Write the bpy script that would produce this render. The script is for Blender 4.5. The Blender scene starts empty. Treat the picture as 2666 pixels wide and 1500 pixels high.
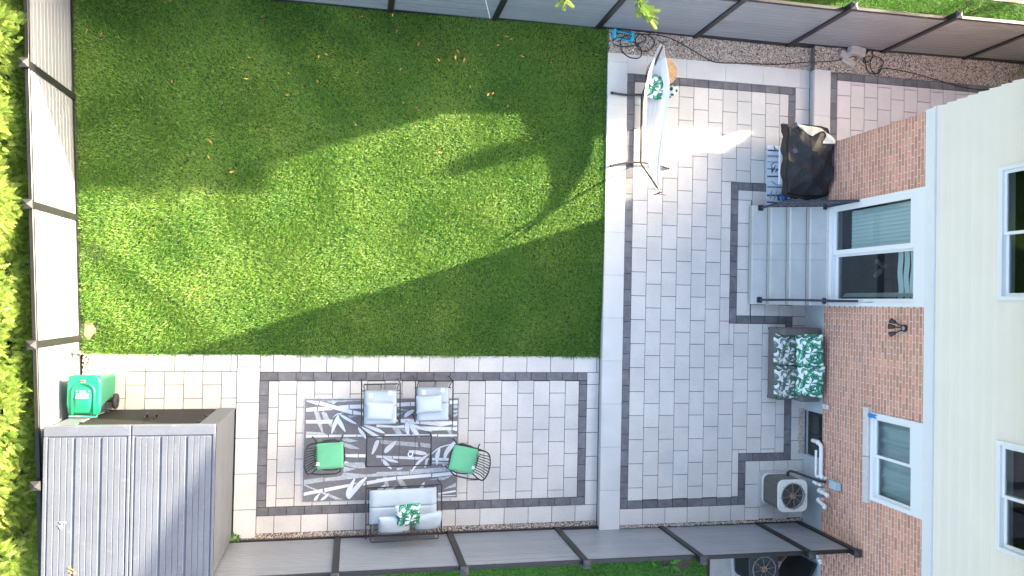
import bpy, bmesh, math, random
import numpy as np
from mathutils import Vector, Matrix
random.seed(7); RS = np.random.RandomState(11)
R = math.radians
scene = bpy.context.scene
col = scene.collection

# ------------------------------------------------------------------ camera
cd = bpy.data.cameras.new('camera'); cam = bpy.data.objects.new('camera', cd); col.objects.link(cam)
cd.sensor_width = 36.0; cd.lens = 26.817; cd.clip_start = 0.1; cd.clip_end = 2000
cam.location = (0.0, 0.0, 13.996)
cam.rotation_euler = (R(0.8443), R(-11.7273), R(1.1990))
scene.camera = cam
# ------------------------------------------------------------------ sky, sun, exposure
SUN_EL = 20.8; SUN_AZ = math.atan2(0.356, 1.0)        # the sun stands to the +X side, a little to +Y
wd = bpy.data.worlds.new('World'); scene.world = wd; wd.use_nodes = True
nt = wd.node_tree; nt.nodes.clear()
sky = nt.nodes.new('ShaderNodeTexSky'); sky.sky_type = 'NISHITA'; sky.sun_disc = False
sky.sun_elevation = R(SUN_EL); sky.sun_rotation = math.pi/2 - SUN_AZ
sky.air_density = 1.0; sky.dust_density = 6.0; sky.ozone_density = 0.6
bg = nt.nodes.new('ShaderNodeBackground'); bg.inputs[1].default_value = 0.15
wo = nt.nodes.new('ShaderNodeOutputWorld')
nt.links.new(sky.outputs[0], bg.inputs[0]); nt.links.new(bg.outputs[0], wo.inputs[0])
sl = bpy.data.lights.new('sun', 'SUN'); sl.energy = 4.8; sl.angle = R(0.5); sl.color = (1.0, 0.86, 0.65)
so = bpy.data.objects.new('sun', sl); col.objects.link(so)
sd = Vector((math.cos(SUN_AZ)*math.cos(R(SUN_EL)), math.sin(SUN_AZ)*math.cos(R(SUN_EL)), math.sin(R(SUN_EL))))
so.rotation_euler = sd.to_track_quat('Z', 'Y').to_euler(); so.location = (30, 11, 14)
scene.view_settings.view_transform = 'Standard'; scene.view_settings.look = 'None'
scene.view_settings.gamma = 1.0; scene.view_settings.exposure = 2.70
scene.render.engine = 'CYCLES'

ZM = 0.21          # the main terrace lies one step above lawn and sitting patio
ZS = 0.38          # the path beside the house lies one step above that
XW = 8.88          # face of the house wall

# ------------------------------------------------------------------ helpers
def tag(o, label=None, cat=None, group=None, kind=None):
    if label: o['label'] = label
    if cat: o['category'] = cat
    if group: o['group'] = group
    if kind: o['kind'] = kind
    return o
def empty(name, loc=(0, 0, 0), rz=0.0):
    o = bpy.data.objects.new(name, None); col.objects.link(o)
    o.location = loc; o.rotation_euler = (0, 0, rz); o.empty_display_size = 0.1
    return o
def link(name, me, parent=None, loc=None, rz=None, scale=None, rot=None):
    o = bpy.data.objects.new(name, me); col.objects.link(o)
    if parent: o.parent = parent
    if loc is not None: o.location = loc
    if rz is not None: o.rotation_euler = (0, 0, rz)
    if rot is not None: o.rotation_euler = rot
    if scale is not None: o.scale = scale
    return o
def copy_tree(o, parent=None):
    c = o.copy(); col.objects.link(c); c.parent = parent
    for ch in list(o.children): copy_tree(ch, c)
    return c

class MB:
    def __init__(s): s.v = []; s.f = []; s.sm = []
    def add(s, vs, fs, smooth=False):
        n = len(s.v); s.v += [tuple(p) for p in vs]; s.f += [tuple(i+n for i in f) for f in fs]; s.sm += [smooth]*len(fs); return s
    def box(s, x0, x1, y0, y1, z0, z1, M=None):
        vs = [(x, y, z) for z in (z0, z1) for y in (y0, y1) for x in (x0, x1)]
        if M is not None: vs = [M @ Vector(p) for p in vs]
        return s.add(vs, [(0, 2, 3, 1), (4, 5, 7, 6), (0, 1, 5, 4), (1, 3, 7, 5), (3, 2, 6, 7), (2, 0, 4, 6)])
    def bbox(s, x0, x1, y0, y1, z0, z1, b=0.006, M=None):
        # box with chamfered upper edges (and upright edges): 3 rings
        b = min(b, (x1-x0)*.4, (y1-y0)*.4, (z1-z0)*.4)
        def ring(i, z):
            return [(x0+i+b, y0+i, z), (x1-i-b, y0+i, z), (x1-i, y0+i+b, z), (x1-i, y1-i-b, z), (x1-i-b, y1-i, z), (x0+i+b, y1-i, z), (x0+i, y1-i-b, z), (x0+i, y0+i+b, z)]
        vs = ring(0, z0)+ring(0, z1-b)+ring(b, z1)
        if M is not None: vs = [M @ Vector(p) for p in vs]
        fs = []
        for k in range(2):
            for i in range(8): fs.append((k*8+i, k*8+(i+1) % 8, (k+1)*8+(i+1) % 8, (k+1)*8+i))
        fs.append(tuple(range(16, 24))); fs.append(tuple(range(7, -1, -1)))
        return s.add(vs, fs)
    def prism(s, poly, z0, z1, M=None):
        n = len(poly); a = sum(poly[i][0]*poly[(i+1) % n][1]-poly[(i+1) % n][0]*poly[i][1] for i in range(n))
        if a < 0: poly = poly[::-1]
        vs = [(x, y, z0) for x, y in poly]+[(x, y, z1) for x, y in poly]
        if M is not None: vs = [M @ Vector(p) for p in vs]
        fs = [tuple(range(n-1, -1, -1)), tuple(range(n, 2*n))]+[(i, (i+1) % n, n+(i+1) % n, n+i) for i in range(n)]
        return s.add(vs, fs)
    def tube(s, pts, r, n=8, closed=False, caps=True):
        P = [Vector(p) for p in pts]; m = len(P)
        rr = r if isinstance(r, (list, tuple)) else [r]*m
        vs = []; T0 = None; N = None
        for i in range(m):
            if closed: t = (P[(i+1) % m]-P[i-1])
            else: t = P[min(i+1, m-1)]-P[max(i-1, 0)]
            t = t.normalized() if t.length > 1e-9 else Vector((0, 0, 1))
            if N is None:
                N = t.orthogonal().normalized()
            else:
                N = (N - t*N.dot(t)); N = N.normalized() if N.length > 1e-6 else t.orthogonal().normalized()
            B = t.cross(N)
            for k in range(n):
                a = 2*math.pi*k/n; vs.append(P[i]+(N*math.cos(a)+B*math.sin(a))*rr[i])
        fs = []
        L = m if closed else m-1
        for i in range(L):
            for k in range(n):
                j = (i+1) % m
                fs.append((i*n+k, i*n+(k+1) % n, j*n+(k+1) % n, j*n+k))
        if not closed and caps: fs += [tuple(range(n-1, -1, -1)), tuple((m-1)*n+k for k in range(n))]
        return s.add(vs, fs, True)
    def cyl(s, c, r, z0, z1, n=24, r2=None, M=None, smooth=True):
        r2 = r if r2 is None else r2
        vs = [(c[0]+r*math.cos(2*math.pi*k/n), c[1]+r*math.sin(2*math.pi*k/n), z0) for k in range(n)]
        vs += [(c[0]+r2*math.cos(2*math.pi*k/n), c[1]+r2*math.sin(2*math.pi*k/n), z1) for k in range(n)]
        if M is not None: vs = [M @ Vector(p) for p in vs]
        s.add(vs, [(k, (k+1) % n, n+(k+1) % n, n+k) for k in range(n)], smooth)
        b = len(s.v)-2*n
        s.f += [tuple(b+k for k in range(n-1, -1, -1)), tuple(b+n+k for k in range(n))]; s.sm += [False, False]
        return s
    def lathe(s, prof, n=24, c=(0, 0, 0), M=None):
        vs = [(c[0]+r*math.cos(2*math.pi*k/n), c[1]+r*math.sin(2*math.pi*k/n), c[2]+z) for r, z in prof for k in range(n)]
        if M is not None: vs = [M @ Vector(p) for p in vs]
        fs = [(i*n+k, i*n+(k+1) % n, (i+1)*n+(k+1) % n, (i+1)*n+k) for i in range(len(prof)-1) for k in range(n)]
        return s.add(vs, fs, True)
    def sphere(s, c, r, n=16, m=10, sz=(1, 1, 1)):
        prof = [(math.sin(math.pi*i/m)*r+1e-5, -math.cos(math.pi*i/m)*r) for i in range(m+1)]
        vs = [(c[0]+a*math.cos(2*math.pi*k/n)*sz[0], c[1]+a*math.sin(2*math.pi*k/n)*sz[1], c[2]+z*sz[2]) for a, z in prof for k in range(n)]
        fs = [(i*n+k, i*n+(k+1) % n, (i+1)*n+(k+1) % n, (i+1)*n+k) for i in range(m) for k in range(n)]
        return s.add(vs, fs, True)
    def grid(s, fn, nu, nv, closed_u=False, smooth=True):
        vs = [fn(i/(nu if closed_u else nu-1), j/(nv-1)) for i in range(nu) for j in range(nv)]
        fs = []
        for i in range(nu if closed_u else nu-1):
            for j in range(nv-1):
                a = i*nv+j; b = ((i+1) % nu)*nv+j
                fs.append((a, b, b+1, a+1))
        return s.add(vs, fs, smooth)
    def cushion(s, w, d, h, p=6.0, n=14, M=None, pinch=0.0, seed=0, crease=0.0):
        # soft cushion: upper and lower sheet that meet at the seam; p high = boxy pad
        rnd = random.Random(seed); ph = [rnd.uniform(0, 6.28) for _ in range(4)]
        for sgn in (1, -1):
            def fn(u, v):
                a = 2*u-1; b = 2*v-1
                # denser near the rim
                a = math.copysign(abs(a)**0.6, a); b = math.copysign(abs(b)**0.6, b)
                k = 1-pinch*(1-abs(a)**2*abs(b)**2)*(abs(a)**4+abs(b)**4)*0.5
                t = max(0.0, (1-abs(a)**p)*(1-abs(b)**p))**0.5
                z = sgn*h/2*t + crease*t*(math.sin(5*a+ph[0]+2*b)*math.sin(4*b+ph[1]+a))
                q = Vector((a*w/2*k, b*d/2*k, z))
                return M @ q if M is not None else q
            vsN = len(s.v)
            s.grid(fn if sgn > 0 else (lambda u, v: fn(v, u)), n, n)
        return s
    def build(s, name, mat=None, parent=None, loc=None, rz=None, rot=None):
        me = bpy.data.meshes.new(name); me.from_pydata([tuple(p) for p in s.v], [], s.f)
        me.polygons.foreach_set('use_smooth', s.sm); me.update()
        if mat: me.materials.append(mat)
        return link(name, me, parent, loc, rz, None, rot)

def smooth_path(pts, k=6, closed=False):
    P = [Vector(p) for p in pts]; out = []; n = len(P)
    for i in range(n if closed else n-1):
        p0 = P[(i-1) % n] if closed or i > 0 else P[0]; p1 = P[i]; p2 = P[(i+1) % n]
        p3 = P[(i+2) % n] if closed or i+2 < n else P[-1]
        for j in range(k):
            t = j/k
            out.append(0.5*((2*p1)+(p2-p0)*t+(2*p0-5*p1+4*p2-p3)*t*t+(3*p1-p0-3*p2+p3)*t**3))
    if not closed: out.append(P[-1])
    return out

# ------------------------------------------------------------------ materials
MATS = {}
def nodes(m):
    m.use_nodes = True; t = m.node_tree
    return t, t.nodes['Principled BSDF'], t.nodes['Material Output']
def mat(name, c, rough=0.6, metal=0.0, spec=0.5, var=0.0, nz=None, nz2=None, bump=None, coat=0.0, sheen=0.0, alt=None, hue=0.0, emis=None):
    """c base colour; var = spread of brightness from object to object; nz=(scale, amount); alt=second colour mixed by noise"""
    m = bpy.data.materials.new(name); t, b, o = nodes(m); N = t.nodes; L = t.links
    b.inputs['Roughness'].default_value = rough; b.inputs['Metallic'].default_value = metal
    b.inputs['Specular IOR Level'].default_value = spec
    b.inputs['Coat Weight'].default_value = coat; b.inputs['Sheen Weight'].default_value = sheen
    cur = None
    rgb = N.new('ShaderNodeRGB'); rgb.outputs[0].default_value = (*c, 1); cur = rgb.outputs[0]
    tc = N.new('ShaderNodeTexCoord')
    geo = N.new('ShaderNodeNewGeometry')
    def noise(scale, detail=4.0):
        n = N.new('ShaderNodeTexNoise'); n.inputs['Scale'].default_value = scale; n.inputs['Detail'].default_value = detail
        L.new(geo.outputs['Position'], n.inputs['Vector']); return n.outputs['Fac']
    def mixc(fac, a, bcol):
        x = N.new('ShaderNodeMix'); x.data_type = 'RGBA'; L.new(fac, x.inputs['Factor']); L.new(a, x.inputs['A'])
        if isinstance(bcol, tuple): x.inputs['B'].default_value = (*bcol, 1)
        else: L.new(bcol, x.inputs['B'])
        return x.outputs['Result']
    if alt:   # (colour, scale, low, high)
        f = noise(alt[1], 5); r = N.new('ShaderNodeMapRange'); r.inputs['From Min'].default_value = alt[2]; r.inputs['From Max'].default_value = alt[3]
        L.new(f, r.inputs['Value']); cur = mixc(r.outputs['Result'], cur, alt[0])
    def scale_val(sock, lo, hi, cur):
        r = N.new('ShaderNodeMapRange'); r.inputs['To Min'].default_value = lo; r.inputs['To Max'].default_value = hi
        L.new(sock, r.inputs['Value']); h = N.new('ShaderNodeHueSaturation'); L.new(r.outputs['Result'], h.inputs['Value']); L.new(cur, h.inputs['Color'])
        return h
    if var:
        oi = N.new('ShaderNodeObjectInfo'); h = scale_val(oi.outputs['Random'], 1-var, 1+var, cur); cur = h.outputs['Color']
        if hue:
            mm = N.new('ShaderNodeMath'); mm.operation = 'MULTIPLY'; mm.inputs[1].default_value = 17.31; L.new(oi.outputs['Random'], mm.inputs[0])
            fr = N.new('ShaderNodeMath'); fr.operation = 'FRACT'; L.new(mm.outputs[0], fr.inputs[0])
            r = N.new('ShaderNodeMapRange'); r.inputs['To Min'].default_value = .5-hue; r.inputs['To Max'].default_value = .5+hue
            L.new(fr.outputs[0], r.inputs['Value']); L.new(r.outputs['Result'], h.inputs['Hue'])
    for q in (nz, nz2):
        if q:
            f = noise(q[0]); r = N.new('ShaderNodeMapRange'); r.inputs['From Min'].default_value = .3; r.inputs['From Max'].default_value = .7
            L.new(f, r.inputs['Value']); cur = scale_val(r.outputs['Result'], 1-q[1], 1+q[1], cur).outputs['Color']
    L.new(cur, b.inputs['Base Color'])
    if bump:
        f = noise(bump[0], 6); bn = N.new('ShaderNodeBump'); bn.inputs['Strength'].default_value = bump[1]; bn.inputs['Distance'].default_value = bump[2]
        L.new(f, bn.inputs['Height']); L.new(bn.outputs[0], b.inputs['Normal'])
    if emis: b.inputs['Emission Color'].default_value = (*emis[0], 1); b.inputs['Emission Strength'].default_value = emis[1]
    MATS[name] = m; return m

mat('paver', (.61, .568, .515), .75, var=.055, nz=(2.2, .06), nz2=(38, .07), bump=(160, .25, .002), alt=((.50, .49, .465), .8, .50, .74), hue=.004)
mat('coping', (.63, .605, .565), .7, var=.05, nz=(2.0, .05), nz2=(60, .04), bump=(160, .2, .002), alt=((.56, .55, .525), 1.1, .5, .75))
mat('border', (.140, .136, .142), .8, var=.16, nz=(9, .16), nz2=(70, .12), bump=(90, .5, .003), alt=((.20, .195, .20), 4, .5, .8))
mat('joint', (.065, .06, .058), .95, nz=(30, .3))
mat('side_paver', (.60, .555, .53), .75, var=.06, nz=(3.0, .05), nz2=(45, .05), bump=(160, .25, .002))
mat('concrete', (.42, .42, .42), .85, nz=(3, .10), nz2=(30, .10), bump=(60, .5, .004))
mat('block_concrete', (.42, .40, .37), .9, var=.1, nz=(8, .12), nz2=(60, .15), bump=(80, .7, .004))
mat('parging', (.40, .44, .46), .9, nz=(2.5, .08), nz2=(40, .07), bump=(50, .4, .004))
mat('step_slab', (.53, .535, .52), .75, var=.04, nz=(2.2, .07), nz2=(50, .05), bump=(150, .2, .002))
mat('riser', (.36, .36, .35), .8, nz=(3, .06))  # same stone as the treads, darkened to offset the light on upright faces
mat('soil', (.11, .085, .05), .95, nz=(12, .3), nz2=(60, .3), alt=((.05, .09, .02), 1.5, .42, .62), bump=(40, .8, .01))
mat('turf', (.045, .070, .022), .95, nz=(12, .3), nz2=(60, .3), bump=(40, .8, .01))
mat('dirt', (.30, .215, .13), .95, nz=(14, .2), nz2=(80, .2), bump=(50, .8, .01))
mat('gravel_bed', (.16, .14, .125), .95, nz=(70, .5), bump=(90, 1, .01))
mat('brick', (.58, .262, .172), .85, var=.20, nz=(14, .12), nz2=(120, .15), bump=(140, .5, .003), hue=.008)
mat('mortar', (.62, .575, .515), .95, nz=(25, .12), bump=(120, .5, .003))
mat('siding', (.785, .715, .605), .55, nz=(1.5, .02), bump=(25, .06, .002))
mat('white_trim', (.72, .72, .71), .45, nz=(6, .02))
mat('white_vinyl', (.76, .765, .76), .35)
mat('white_plastic', (.82, .82, .80), .35, nz=(12, .03))
mat('sill_stone', (.60, .57, .54), .8, var=.04, nz=(14, .06), bump=(90, .4, .003))
mat('black_metal', (.022, .022, .025), .42, spec=.5, nz=(20, .2))
mat('rail_metal', (.018, .02, .03), .32, coat=.3)
mat('fence_dark', (.016, .016, .017), .38, nz=(7, .18), nz2=(60, .12))
mat('fence_slat', (.262, .276, .300), .30, spec=.5, var=.05, nz=(2.2, .05), nz2=(90, .05))
mat('cap', (.035, .035, .038), .45, nz=(20, .12))
mat('roof_shingle', (.10, .09, .085), .9, nz=(12, .25), bump=(30, .6, .01))
mat('shed_roof', (.110, .122, .148), .42, var=.03, nz=(3.5, .07), nz2=(26, .07), alt=((.15, .162, .19), 9, .62, .78), bump=(200, .25, .002))
mat('shed_wall', (.135, .145, .162), .5, nz=(4, .06), bump=(120, .2, .002))
mat('shed_door', (.024, .023, .021), .65, spec=.2, nz=(5, .1), bump=(90, .2, .002))
mat('bin_green', (.008, .235, .115), .38, nz=(6, .06), nz2=(40, .05))
mat('rubber', (.035, .035, .037), .7, nz=(40, .2))
mat('cushion_blue', (.46, .525, .56), .95, sheen=.2, nz=(5, .035), bump=(420, .35, .0015))
mat('cushion_green', (.135, .44, .235), .95, sheen=.15, nz=(5, .05), bump=(420, .35, .0015))
mat('tag_white', (.85, .85, .86), .6)
mat('rug_dark', (.190, .182, .190), .95, nz=(30, .12), nz2=(200, .2), bump=(300, .6, .002))
mat('rug_white', (.74, .77, .80), .95, nz=(20, .04), bump=(300, .6, .002))
mat('rug_pale', (.45, .46, .47), .95, nz=(30, .2), nz2=(120, .15), bump=(300, .6, .002), alt=((.48, .53, .56), 6, .45, .6))
mat('mat_pale', (.68, .73, .80), .9, nz=(30, .08), bump=(300, .5, .002))
mat('mat_dark', (.085, .09, .12), .95, nz=(30, .12))
mat('mat_grey', (.30, .33, .39), .95, nz=(30, .12))
mat('hammock', (.62, .62, .605), .95, nz=(3, .03), bump=(300, .4, .002))
mat('stand_metal', (.075, .07, .065), .42, metal=.3, nz=(9, .12))
mat('table_wood', (.55, .33, .155), .6, var=.09, nz=(7, .14), nz2=(60, .1))
mat('ball_white', (.66, .76, .69), .5)
mat('ball_dark', (.045, .055, .05), .5)
mat('cover_black', (.010, .0105, .012), .55, nz=(4, .2), bump=(30, .2, .004))
mat('cover_lining', (.55, .53, .44), .7, nz=(9, .12))
mat('stainless', (.50, .53, .54), .36, metal=.55, nz=(5, .05))
mat('blue_plastic', (.012, .50, .72), .35)
mat('dustpan_blue', (.015, .16, .50), .4)
mat('grey_plastic', (.30, .33, .35), .5)
mat('hose', (.020, .020, .022), .5)
mat('ac_cream', (.66, .665, .60), .5, nz=(9, .05))
mat('ac_grille', (.21, .20, .18), .6, nz=(30, .15))
mat('ac_dark', (.035, .035, .035), .8)
mat('rust', (.30, .19, .12), .8, nz=(30, .35), alt=((.13, .055, .03), 22, .5, .62))
mat('blade_metal', (.50, .50, .54), .4, metal=.4, nz=(20, .1))
mat('box_blue', (.42, .56, .60), .5)
mat('chrome', (.42, .41, .41), .18, metal=.9)
mat('curtain', (.54, .61, .58), .9, nz=(8, .05))
mat('blind', (.76, .84, .82), .7, var=.03)
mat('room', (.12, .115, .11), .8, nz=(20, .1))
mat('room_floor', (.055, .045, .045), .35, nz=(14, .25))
mat('slipper', (.42, .43, .43), .9)
mat('bark', (.11, .08, .055), .9, nz=(20, .3), bump=(40, .8, .01))
mat('leaf_dry', (.62, .30, .09), .8, var=.3, hue=.03)
mat('red_plastic', (.50, .10, .10), .4)
mat('bottle_blue', (.02, .22, .60), .2, coat=.4)
mat('terracotta', (.22, .09, .06), .8, nz=(20, .2))
mat('stone_path', (.42, .38, .33), .85, var=.06, nz=(6, .1), bump=(80, .4, .003))
mat('decal', (.80, .84, .82), .6)
mat('side_boards', (.30, .24, .17), .8, nz=(9, .2))

def wicker(name, a, b, sc):
    m = bpy.data.materials.new(name); t, p, o = nodes(m); N = t.nodes; L = t.links
    tc = N.new('ShaderNodeTexCoord'); br = N.new('ShaderNodeTexBrick'); br.inputs['Scale'].default_value = sc
    mp = N.new('ShaderNodeMapping'); geo = N.new('ShaderNodeNewGeometry')
    # lay the weave on whichever plane the face lies in: use (y, x+z)
    sx = N.new('ShaderNodeSeparateXYZ'); L.new(geo.outputs['Position'], sx.inputs[0]); ad = N.new('ShaderNodeMath'); L.new(sx.outputs['X'], ad.inputs[0]); L.new(sx.outputs['Z'], ad.inputs[1])
    cb = N.new('ShaderNodeCombineXYZ'); L.new(sx.outputs['Y'], cb.inputs['X']); L.new(ad.outputs[0], cb.inputs['Y']); L.new(cb.outputs[0], br.inputs['Vector'])
    br.inputs['Color1'].default_value = (*a, 1); br.inputs['Color2'].default_value = (*[x*.72 for x in a], 1); br.inputs['Mortar'].default_value = (*b, 1)
    br.inputs['Mortar Size'].default_value = .03; br.inputs['Brick Width'].default_value = .9; br.inputs['Row Height'].default_value = .35
    L.new(br.outputs['Color'], p.inputs['Base Color']); p.inputs['Roughness'].default_value = .7
    bn = N.new('ShaderNodeBump'); bn.inputs['Strength'].default_value = .8; bn.inputs['Distance'].default_value = .006; bn.invert = True
    L.new(br.outputs['Fac'], bn.inputs['Height']); L.new(bn.outputs[0], p.inputs['Normal']); MATS[name] = m
wicker('wicker', (.20, .185, .175), (.05, .045, .045), 24)

def leaf_print(name, L_, w_, inks, white):
    """printed palm leaves: scattered curved blades with a midrib, each half in its own ink, in overlapping layers on white"""
    m = bpy.data.materials.new(name); t, p, o = nodes(m); N = t.nodes; L = t.links
    tc = N.new('ShaderNodeTexCoord')
    def math_(op, a, b=None, c=None):
        n = N.new('ShaderNodeMath'); n.operation = op
        for i, v in enumerate((a, b, c)):
            if v is None: continue
            if isinstance(v, (int, float)): n.inputs[i].default_value = v
            else: L.new(v, n.inputs[i])
        return n.outputs[0]
    rgb = N.new('ShaderNodeRGB'); rgb.outputs[0].default_value = (*white, 1); cur = rgb.outputs[0]
    for k, ink in enumerate(inks):
        mp = N.new('ShaderNodeMapping'); mp.inputs['Location'].default_value = (.37*k+.11, .61*k+.23, 0); mp.inputs['Scale'].default_value = (1, 1, 0); L.new(tc.outputs['Object'], mp.inputs['Vector'])
        vo = N.new('ShaderNodeTexVoronoi'); vo.voronoi_dimensions = '2D'; vo.feature = 'F1'; vo.inputs['Scale'].default_value = .62/L_; L.new(mp.outputs[0], vo.inputs['Vector'])
        sb = N.new('ShaderNodeVectorMath'); sb.operation = 'SUBTRACT'; L.new(mp.outputs[0], sb.inputs[0]); L.new(vo.outputs['Position'], sb.inputs[1])
        sc = N.new('ShaderNodeSeparateColor'); L.new(vo.outputs['Color'], sc.inputs[0])
        vr = N.new('ShaderNodeVectorRotate'); vr.rotation_type = 'Z_AXIS'; L.new(sb.outputs[0], vr.inputs['Vector']); L.new(math_('MULTIPLY', sc.outputs[0], 6.283), vr.inputs['Angle'])
        sx = N.new('ShaderNodeSeparateXYZ'); L.new(vr.outputs[0], sx.inputs[0]); X = sx.outputs[0]
        x2 = math_('MULTIPLY', X, X); Y = math_('ADD', sx.outputs[1], math_('MULTIPLY', x2, 3.2/L_*.35)); aY = math_('ABSOLUTE', Y)
        half = math_('MULTIPLY', math_('SUBTRACT', 1.0, math_('DIVIDE', x2, L_*L_)), w_)
        notch = math_('MULTIPLY', math_('SINE', math_('MULTIPLY', math_('ADD', X, aY), 260)), w_*.10)
        mask = math_('GREATER_THAN', math_('ADD', half, notch), aY)
        side = math_('GREATER_THAN', Y, 0.0)
        mi = N.new('ShaderNodeMix'); mi.data_type = 'RGBA'; L.new(side, mi.inputs['Factor']); mi.inputs['A'].default_value = (*ink[0], 1); mi.inputs['B'].default_value = (*ink[1], 1)
        rib = math_('LESS_THAN', aY, w_*.10); m2 = N.new('ShaderNodeMix'); m2.data_type = 'RGBA'; L.new(rib, m2.inputs['Factor']); L.new(mi.outputs['Result'], m2.inputs['A']); m2.inputs['B'].default_value = (*ink[2], 1)
        m3 = N.new('ShaderNodeMix'); m3.data_type = 'RGBA'; L.new(mask, m3.inputs['Factor']); L.new(cur, m3.inputs['A']); L.new(m2.outputs['Result'], m3.inputs['B']); cur = m3.outputs['Result']
    L.new(cur, p.inputs['Base Color']); p.inputs['Roughness'].default_value = .95
    MATS[name] = m
DK, MD, LT, PL = (.006, .085, .055), (.015, .19, .105), (.05, .32, .19), (.28, .55, .38)
leaf_print('palm_print', .105, .028, [(LT, MD, PL), (MD, DK, LT), (PL, LT, MD), (MD, DK, LT), (DK, MD, PL)], (.74, .76, .75))
DK, MD, LT, PL = (.035, .075, .058), (.075, .135, .105), (.15, .23, .185), (.30, .38, .33)
leaf_print('palm_print_worn', .105, .028, [(LT, MD, PL), (MD, DK, LT), (PL, LT, MD), (MD, DK, LT), (DK, MD, PL)], (.66, .67, .65))

def leafy(name, a, b, sc=1.2, trans=.35, rough=.6, straw=None, spec=.25):
    """foliage: colour differs from leaf to leaf and from patch to patch; part of the light passes through"""
    m = bpy.data.materials.new(name); m.use_nodes = True; t = m.node_tree; N = t.nodes; L = t.links; N.clear()
    at = N.new('ShaderNodeAttribute'); at.attribute_name = 'rnd'
    geo = N.new('ShaderNodeNewGeometry'); nz = N.new('ShaderNodeTexNoise'); nz.inputs['Scale'].default_value = sc; nz.inputs['Detail'].default_value = 4
    L.new(geo.outputs['Position'], nz.inputs['Vector'])
    mr = N.new('ShaderNodeMapRange'); mr.inputs['From Min'].default_value = .32; mr.inputs['From Max'].default_value = .68; mr.inputs['To Min'].default_value = -.17; mr.inputs['To Max'].default_value = .17
    L.new(nz.outputs['Fac'], mr.inputs['Value'])
    ad = N.new('ShaderNodeMath'); ad.use_clamp = True; L.new(at.outputs['Fac'], ad.inputs[0]); L.new(mr.outputs['Result'], ad.inputs[1])
    mx = N.new('ShaderNodeValToRGB'); e = mx.color_ramp.elements; e[0].color = (*a, 1); e[1].position = .82; e[1].color = (*b, 1)
    if straw: x = e.new(.985); x.color = (*straw, 1)
    L.new(ad.outputs[0], mx.inputs[0])
    pb = N.new('ShaderNodeBsdfPrincipled'); pb.inputs['Roughness'].default_value = rough; pb.inputs['Specular IOR Level'].default_value = spec; L.new(mx.outputs['Color'], pb.inputs['Base Color'])
    tr = N.new('ShaderNodeBsdfTranslucent'); L.new(mx.outputs['Color'], tr.inputs['Color'])
    ms = N.new('ShaderNodeMixShader'); ms.inputs[0].default_value = trans; L.new(pb.outputs[0], ms.inputs[1]); L.new(tr.outputs[0], ms.inputs[2])
    o = N.new('ShaderNodeOutputMaterial'); L.new(ms.outputs[0], o.inputs[0]); MATS[name] = m
leafy('grass', (.027, .165, .018), (.255, .405, .062), .9, .42, .45, (.40, .45, .15), .4)
leafy('clover', (.05, .17, .02), (.15, .36, .06), 2.5, .3)
leafy('cedar', (.15, .29, .045), (.48, .57, .15), 2.2, .48)
leafy('tree_leaf', (.09, .20, .03), (.26, .36, .06), 2.0, .45)

def glass(name, tint, refl=.10):
    m = bpy.data.materials.new(name); m.use_nodes = True; t = m.node_tree; N = t.nodes; L = t.links; N.clear()
    tr = N.new('ShaderNodeBsdfTransparent'); tr.inputs[0].default_value = (*tint, 1)
    gl = N.new('ShaderNodeBsdfGlossy'); gl.inputs['Roughness'].default_value = .02
    lw = N.new('ShaderNodeLayerWeight'); lw.inputs['Blend'].default_value = .5
    pw = N.new('ShaderNodeMath'); pw.operation = 'POWER'; pw.inputs[1].default_value = 4.0; L.new(lw.outputs['Facing'], pw.inputs[0])
    fr = N.new('ShaderNodeMath'); fr.operation = 'MULTIPLY_ADD'; fr.inputs[1].default_value = .9; fr.inputs[2].default_value = .05; L.new(pw.outputs[0], fr.inputs[0])
    ms = N.new('ShaderNodeMixShader'); L.new(fr.outputs[0], ms.inputs[0]); L.new(tr.outputs[0], ms.inputs[1]); L.new(gl.outputs[0], ms.inputs[2])
    o = N.new('ShaderNodeOutputMaterial'); L.new(ms.outputs[0], o.inputs[0]); MATS[name] = m
glass('glass', (.80, .86, .87))
def mesh_sheet(name, c, alpha):
    m = bpy.data.materials.new(name); m.use_nodes = True; t = m.node_tree; N = t.nodes; L = t.links; N.clear()
    tr = N.new('ShaderNodeBsdfTransparent'); df = N.new('ShaderNodeBsdfDiffuse'); df.inputs[0].default_value = (*c, 1)
    ms = N.new('ShaderNodeMixShader'); ms.inputs[0].default_value = alpha; L.new(tr.outputs[0], ms.inputs[1]); L.new(df.outputs[0], ms.inputs[2])
    o = N.new('ShaderNodeOutputMaterial'); L.new(ms.outputs[0], o.inputs[0]); MATS[name] = m
mesh_sheet('sling_mesh', (.05, .05, .055), .48)
mesh_sheet('table_mesh', (.07, .07, .075), .20)
mesh_sheet('string_mesh', (.80, .81, .82), .55)
M_ = MATS
# ================================================================== SETTING
ground = MB().box(-400, 400, -400, 400, -.5, -.06).build('ground', M_['soil']); tag(ground, kind='structure')

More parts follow.
